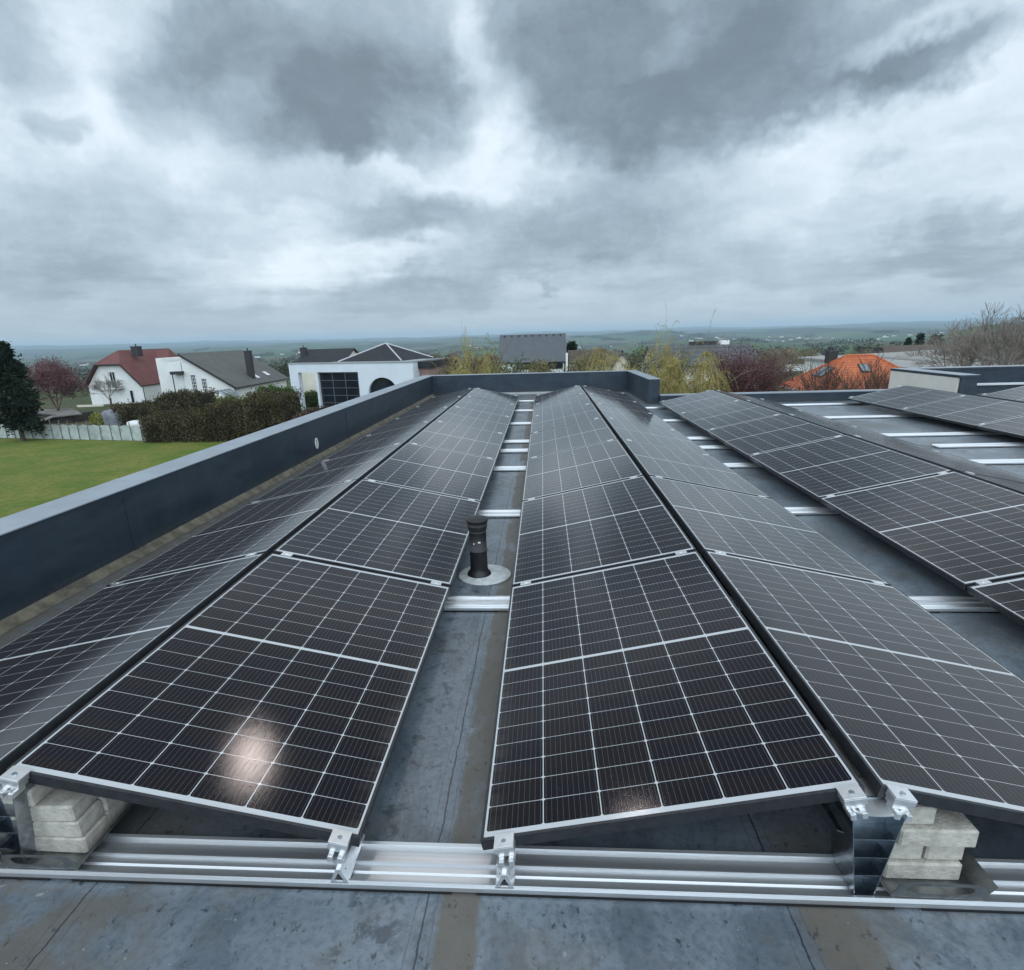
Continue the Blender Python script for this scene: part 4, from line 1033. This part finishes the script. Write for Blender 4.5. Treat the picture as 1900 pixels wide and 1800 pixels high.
def gable(name, label, u0, u1, y, vbase, veave, vridge, depth, wallm, roofm, axis='x', wins=(), chim=None, rot=0, g=None, over=.4, group=None):
    """axis x: ridge parallel to the facade; axis y: gable end towards us"""
    f = Fr(u0, y, rot); x0, ze = f.at(u0, veave); x1, _ = f.at(u1, veave); g = gz(f.o.x, y)-.2 if g is None else g
    e = empty(name, label, 'house', (f.o.x, f.o.y, 0), rot, group)
    if axis == 'x':
        zr = f.at(u0, vridge, depth/2)[1]; m = MB(); m.box(x0+over, x1-over, 0, depth, g, ze)
        for x in (x0+over, x1-over-.2): m.prism([(0.05, ze), (depth-.05, ze), (depth/2, zr-.15)], x, x+.2, 'x')
        m.build('wall', wallm, e); r_ = MB(); k = (zr-ze)/(depth/2)
        r_.slab([(x0, -over, ze-k*over), (x1, -over, ze-k*over), (x1, depth/2, zr), (x0, depth/2, zr)], .18); r_.slab([(x0, depth/2, zr), (x1, depth/2, zr), (x1, depth+over, ze-k*over), (x0, depth+over, ze-k*over)], .18)
        r_.build('roof', roofm, e)
    else:
        zr = f.at((u0+u1)/2, vridge)[1]; xm = (x0+x1)/2; m = MB(); m.prism([(x0+over, g), (x1-over, g), (x1-over, ze), (xm, zr-.25), (x0+over, ze)], 0, depth, 'y'); m.build('wall', wallm, e)
        r_ = MB(); r_.slab([(xm, -over, zr), (x1, -over, ze-.1), (x1, depth, ze-.1), (xm, depth, zr)], .18); r_.slab([(x0, -over, ze-.1), (xm, -over, zr), (xm, depth, zr), (x0, depth, ze-.1)], .18); r_.build('roof', roofm, e)
    for (ua, ub, va, vb, nx, nz) in wins:
        xa, z1 = f.at(ua, va); xb_, z0 = f.at(ub, vb); window(e, xa, xb_, z0, z1, nx, nz, -.02)
    if chim:
        ua, ub, va, dy = chim; xa = f.at(ua, va, dy)[0]; xb_, zt = f.at(ub, va, dy); chimney(e, xa, xb_, dy, dy+.8, zr-1.2, zt)
    return e, f, x0, x1, ze, zr
gable('grey_hip_house', 'house with grey roof and dark chimney behind the white portal building', 548, 640, 100, 700, 672, 649, 12, CREAM, DARK, 'x', chim=(556, 566, 646, 3))
gable('yellow_house', 'small pale yellow house right of the pyramid roof', 817, 851, 120, 690, 674, 656, 9, YEL, BROWN, 'y', wins=((828, 835, 676, 686, 2, 1),))
gable('beige_gable_house', 'small beige gabled house left of the grey slate roof', 880, 918, 95, 690, 686, 668, 9, CREAM, BROWN, 'y')
e, f, x0, x1, ze, zr = gable('slate_roof_house', 'house with broad grey slate roof directly beyond the far parapet', 924, 1052, 88, 690, 670, 622, 11, WHITEW, SLATE, 'x', wins=((960, 974, 674, 684, 2, 1), (985, 1001, 674, 684, 2, 1), (1012, 1030, 674, 684, 2, 1)))
sg = MB()
k_ = (zr-ze)/5.5
for i in range(9): sg.box(x0+.8+i*(x1-x0-1.6)/8-.12, x0+.8+i*(x1-x0-1.6)/8+.12, 4.95, 5.1, ze+k_*4.95+.02, ze+k_*5.1+.16)
sg.build('snow_guard', DK, e)
b = MB(); b.box(x0+2.6, x1-.6, -.12, -.03, ze-1.3, ze-.45); b.build('shaded_window_band', GLASSD, e)
b = MB(); b.tube((x1-.05, -.5, ze-3), (x1-.05, -.5, ze+.9), .17, n=10); b.build('flue_pipe', WHITEP, e)
gable('brown_roof_house', 'house with low dark brown roof right of the white flue', 1056, 1132, 92, 690, 672, 650, 10, WHITEW, BROWN, 'x')
e, f, x0, x1, ze, zr = gable('ridged_roof_house', 'house with wide dark grey ribbed roof behind the weeping willow', 1216, 1418, 75, 700, 678, 641, 13, CREAM, roofmat('dark_grey_ribbed', (.075, .085, .095), (.10, .11, .115), .9, .5), 'x')
b = MB(); b.box(f.at(1282, 640, 6)[0], f.at(1330, 640, 6)[0], 6.2, 7.2, zr-.5, zr+.35); b.build('chimney', DK, e)
b = MB(); b.box(f.at(1338, 640, 6)[0], f.at(1354, 640, 6)[0], 6.2, 7.2, zr-.5, zr+.42); b.build('roof_box', WHITEP, e)
gable('grey_lean_roof_house', 'house with slanting grey roof between the golden willows', 1132, 1175, 70, 690, 678, 650, 8, CREAM, GREY, 'y')
gable('white_gable_house', 'narrow white gabled house behind the orange roof', 1620, 1643, 125, 672, 668, 645, 9, WHITEW, DARK, 'y')
gable('long_brown_roof_house', 'long low house with grey brown roof far right of the orange roof', 1640, 1712, 135, 672, 664, 650, 10, WHITEW, BROWN, 'x')
gable('small_dark_roof_house', 'small house with dark roof and chimney above the orange roof', 1535, 1568, 120, 668, 662, 650, 9, WHITEW, DARK, 'x', chim=(1540, 1546, 645, 3))
# orange hipped roof
e = empty('orange_roof_house', 'house with bright orange hipped tile roof and two skylights', 'house', (20.6, 45, 0))
zb, zt = -3.45, -.92; X1, Y1 = 9.2, 7.6
ra_, rb_ = (3.6, 3.8, zt), (5.6, 3.8, zt)
m = MB(); m.box(.5, X1-.5, .5, Y1-.5, -6.7, zb+.02); m.build('wall', WHITEW, e)
r_ = MB(); c0, c1, c2, c3 = (0, 0, zb), (X1, 0, zb), (X1, Y1, zb), (0, Y1, zb)
r_.slab([c0, c1, rb_, ra_], .16); r_.slab([c1, c2, rb_], .16); r_.slab([c2, c3, ra_, rb_], .16); r_.slab([c3, c0, ra_], .16); r_.build('roof', ORANGE, e)
h_ = MB()
for a, b in ((c0, ra_), (c1, rb_), (c2, rb_), (c3, ra_), (ra_, rb_)): h_.tube(a, b, .10, n=6)
h_.build('ridge_tiles', mat('ridge_orange', (.48, .12, .045), .8, 0, .2, 3), e)
def sky_on(P0, P1, P2, s, t, a, b, nm, m):   # rectangle on a roof plane
    P0, P1, P2 = Vector(P0), Vector(P1), Vector(P2); ux = (P1-P0).normalized(); n_ = ux.cross(P2-P0).normalized(); uy = n_.cross(ux)
    c = P0+ux*s+uy*t+n_*.09; k = MB(); k.slab([c-ux*a-uy*b, c+ux*a-uy*b, c+ux*a+uy*b, c-ux*a+uy*b], .12); o = k.build(nm, DK, e)
    k = MB(); c = c+n_*.004; k.slab([c-ux*(a-.08)-uy*(b-.08), c+ux*(a-.08)-uy*(b-.08), c+ux*(a-.08)+uy*(b-.08), c-ux*(a-.08)+uy*(b-.08)], .003); k.build('pane', m, o)
SK = mat('sky_glass', (.35, .38, .42), .08, .5)
sky_on(c3, c0, ra_, 3.5, 2.3, .42, .6, 'skylight', SK); sky_on(c3, c0, ra_, 4.45, 2.3, .42, .6, 'skylight', SK); sky_on(c0, c1, rb_, 4.4, 2.9, .38, .5, 'skylight', SK)
b = MB(); b.box(2.6, 3.3, 4.6, 5.3, zt-.6, zt+.35); b.build('chimney', DK, e)
b = MB(); b.tube((-.06, -.1, zb-.05), (-.06, Y1, zb-.05), .07); b.tube((-.1, -.06, zb-.05), (X1, -.06, zb-.05), .07); b.build('gutter', PIPEM, e)
# pale roofs at the right
e = empty('pale_roof_hall', 'long low hall with pale fibre cement roof at the right edge', 'building', (0, 0, 0))
def PW(u, v, y): return tuple(W(u, v, y))
a_, b_, c_, d_ = PW(1698, 683, 52), PW(1990, 683, 52), PW(1990, 628, 66), PW(1822, 646, 64)
r_ = MB(); r_.slab([a_, b_, c_, d_], .2); bk = (a_[0], 76, a_[2]); r_.slab([d_, c_, (b_[0], 78, b_[2]), bk], .2); r_.slab([a_, d_, bk], .2); r_.build('roof', PALE, e)
m = MB(); m.box(a_[0]+.5, b_[0]-.3, 52.5, 75, -7, a_[2]-.1); m.build('wall', WHITEW, e)
m = MB()
for q in (.36, .7):
    s0 = Vector(a_).lerp(Vector(d_), q); s1 = Vector(b_).lerp(Vector(c_), q); m.tube(s0, s1, .10, n=6)
m.build('roof_seam', DK, e)

# shed, fence and odds behind the meadow
f = Fr(38, 62); g = -6.7
e = empty('garden_shed', 'dark timber garden shed with grey sloping roof behind the fence', 'shed', (f.o.x, f.o.y, 0))
x0, zt = f.at(42, 772); x1, _ = f.at(142, 772); xr_, zr = f.at(70, 757, 3); xr2, _ = f.at(140, 757, 3); 
m = MB(); m.box(x0, x1-.6, 0, 3.4, g, zt+.0); m.prism([(x0, zt), (x1-2.2, zt), (xr_, zr-.1)], .01, .2, 'y'); m.build('wall', TIMB, e)
p0, p1, p2, p3 = W(66, 760, 65)-f.o, W(100, 773, 61.5)-f.o, W(152, 767, 61.5)-f.o, W(132, 757, 65)-f.o
r_ = MB(); r_.slab([p1, p2, p3, p0], .12); r_.slab([p1, p0, p0+Vector((-1.6, 0, -.55)), p1+Vector((-1.9, 0, -.6))], .12); r_.build('roof', mat('shed_felt', (.17, .16, .145), .9, 0, .15, 1), e)
pa = WZ(0, 813, -6.5); pb = WZ(283, 819, -6.5)
e = empty('mesh_fence', 'grey green screening mesh fence on thin posts along the meadow', 'fence', tuple(pa))
dv = pb-pa; Ln = dv.length; ux = dv.normalized(); N = 46; m = MB(); V = []; Fc = []
uy = Vector((-ux.y, ux.x, 0))
for i in range(-8, N+1):
    s = Ln*i/N; sag = .10*abs(math.sin(i*math.pi/3)); wob = .09*math.sin(i*2.1)
    for j, zz in enumerate((.03, .45, .9, 1.38-sag)): V.append(ux*s+uy*(wob*(1 if j % 2 else -.6))+Vector((0, 0, zz)))
cnt = N+9
for i in range(cnt-1):
    for j in range(3): a = i*4+j; Fc.append((a, a+4, a+5, a+1))
m.add(V, Fc); nb = len(V); m.add([v+uy*.02 for v in V], [tuple(reversed(q)) for q in Fc]); m.build('mesh_screen', mat('screen_mesh', (.36, .40, .38), .8, 0, .25, 1.1, .4, 3), e, True)
for i in range(-3, 17):
    s = Ln*i/16+rng.uniform(-.2, .2); ln_ = rng.uniform(-.05, .05); q = MB(); q.tube(ux*s-uy*.08, ux*s-uy*.08+Vector((ln_, 0, 1.62+rng.uniform(-.05, .2))), .035, n=6); q.build('post', mat('weathered_post', (.16, .15, .14), .8, 0, .2, 3), e)
# covered trampoline, pool cover
p = W(222, 790, 57); e = empty('covered_trampoline', 'round structure under grey cover behind the fence', 'trampoline', (p.x, 57, gz(p.x, 57)))
m = MB(); m.lathe([(1.25, .05), (1.3, 1.0), (1.33, 1.5), (1.1, 1.72), (0.3, 1.86), (0.001, 1.88)], 0, 0, 20); m.build('cover', mat('grey_cover', (.20, .21, .24), .7, 0, .25, 2), e, True)
p = W(259, 795, 54); m = MB(); m.lathe([(.8, 0), (.85, .7), (.8, .9), (.5, 1.0), (.001, 1.05)], 0, 0, 18); o = m.build('pool_cover', WHITEP, loc=(p.x, 54, gz(p.x, 54)), smooth=True); o.scale = (1.3, 1, 1); tag(o, 'low white covered tub right of the grey covered trampoline', 'tub')
p = W(277, 812, 49.0); m = MB()
V = [(-.55, 0, 0), (-.2, .1, 0), (.2, -.05, 0), (.5, .05, 0), (-.5, .05, 1.1), (-.15, -.05, 1.3), (.2, .1, 1.45), (.42, 0, 1.0)]
m.add(V+[(a, b+.08, c) for a, b, c in V], [(0, 1, 5, 4), (1, 2, 6, 5), (2, 3, 7, 6), (9, 8, 12, 13), (10, 9, 13, 14), (11, 10, 14, 15), (4, 5, 13, 12), (5, 6, 14, 13), (6, 7, 15, 14)]); o = m.build('tarpaulin', mat('light_blue_sheet', (.42, .58, .66), .5, 0, .25, 3), loc=(p.x, 49.0, gz(p.x, 49))); tag(o, 'crumpled pale blue sheet hung at the right end of the mesh fence', 'sheet')
p = W(150, 752, 84); m = MB(); m.box(-2.0, 2.0, -.15, .15, -.4, .22); m.box(-2.05, 2.05, -.2, .2, .22, .27); tag(m.build('garden_wall', CREAM, loc=(p.x+1.5, 84, gz(p.x, 84))), 'low white garden wall left of the red roofed house', 'wall')

# ------------------------------------------------------------------ far houses and woods
rng = random.Random(5)
hp_ = None; cnt = 0
def small_house(s, rm, wm_):
    m = MB(); m.prism([(-.5*s, -3), (.5*s, -3), (.5*s, 3.2), (0, 6.4), (-.5*s, 3.2)], 0, s*1.3, 'y'); return m
kinds = []
for i, (wm_, rm_) in enumerate(((WHITEW, BROWN), (CREAM, DARK), (WHITEW, RED), (WHITEW, DARK))):
    m = MB(); s = 10
    m.prism([(-5, -3), (5, -3), (5, 3.2), (0, 6.2), (-5, 3.2)], 0, 12, 'y', 0)
    m.slab([(0, -.4, 6.45), (5.5, -.4, 3.0), (5.5, 12.4, 3.0), (0, 12.4, 6.45)], .2, 1); m.slab([(-5.5, -.4, 3.0), (0, -.4, 6.45), (0, 12.4, 6.45), (-5.5, 12.4, 3.0)], .2, 1)
    me = MB(); kinds.append((m, [wm_, rm_]))
protos = [None]*4
spots = []
for _ in range(34): spots.append((rng.uniform(-27, 34), rng.uniform(150, 420), 'a'))
for _ in range(36): spots.append((rng.gauss(22, 5), rng.uniform(2600, 3800), 'b'))
for _ in range(24): spots.append((rng.gauss(-30, 7), rng.uniform(1200, 2600), 'b'))
for _ in range(14): spots.append((rng.uniform(-20, 10), rng.uniform(1500, 3500), 'b'))
for (a, r, kd) in spots:
    x, y = CAM.x+r*math.sin(R(a)), CAM.y+r*math.cos(R(a)); k = rng.choices(range(4), (4, 2, 1, 2))[0]
    if protos[k] is None: protos[k] = kinds[k][0].build('village_house', kinds[k][1]); o = protos[k]
    else: o = protos[k].copy(); COL.objects.link(o)
    o.location = (x, y, gz(x, y)-(.5 if kd == 'a' else 0)); o.rotation_euler = (0, 0, rng.uniform(0, 3.14)); s = rng.uniform(.7, 1.15) if kd == 'a' else rng.uniform(.9, 1.7); o.scale = (s, s, s*.9)
    if kd == 'a': tag(o, 'small gabled house among trees just beyond the nearest gardens', 'house', 'houses of the village beyond the gardens')
    else: tag(o, 'tiny pale house in the far valley', 'house', 'tiny houses in the far valley')
m = MB()
def clump(a, r, wd, ht, n, sz):
    x, y = CAM.x+r*math.sin(R(a)), CAM.y+r*math.cos(R(a)); leafquads(m, (x, y, gz(x, y)+ht*.45), (wd, wd*.6, ht*.55), n, sz, 7, cl_r=.25)
for _ in range(170):
    a = rng.uniform(-52, 50); r = 170*math.exp(rng.uniform(0, 1.1)); ht = rng.uniform(4, 8); clump(a, r, ht*rng.uniform(.6, 1.2), ht, 160, .5)
for _ in range(70):
    a0 = rng.uniform(-52, 48); r0 = 600*math.exp(rng.uniform(0, 2.0)); k = rng.randint(4, 12); da = rng.uniform(-.5, .5)
    for i in range(k): clump(a0+i*12/r0*57*.8, r0*(1+da*.01*i), r0*.008+4, r0*.002+7, 50, 1.2+r0*.0006)
wd_ = bpy.data.materials.new('far_trees'); 
tag(m.build('distant_woods', leafm('distant_trees', (.055, .058, .038), .5)), 'dark far off woods and tree lines across the valley', 'woods', kind='stuff')

# ------------------------------------------------------------------ haze
hb = MB(); hb.box(-17200, 17200, -17200, 17200, -140, 75)
hm = bpy.data.materials.new('haze'); hm.use_nodes = True; ht_ = hm.node_tree; ht_.nodes.clear()
ho = ht_.nodes.new('ShaderNodeOutputMaterial'); pv = ht_.nodes.new('ShaderNodeVolumePrincipled'); pv.inputs['Density'].default_value = 1.2e-4; pv.inputs['Color'].default_value = (.66, .86, 1.0, 1); pv.inputs['Anisotropy'].default_value = 0.0
ht_.links.new(pv.outputs[0], ho.inputs['Volume'])
h_ = hb.build('haze', hm); tag(h_, 'thin bluish haze over the valley', 'haze', kind='stuff')
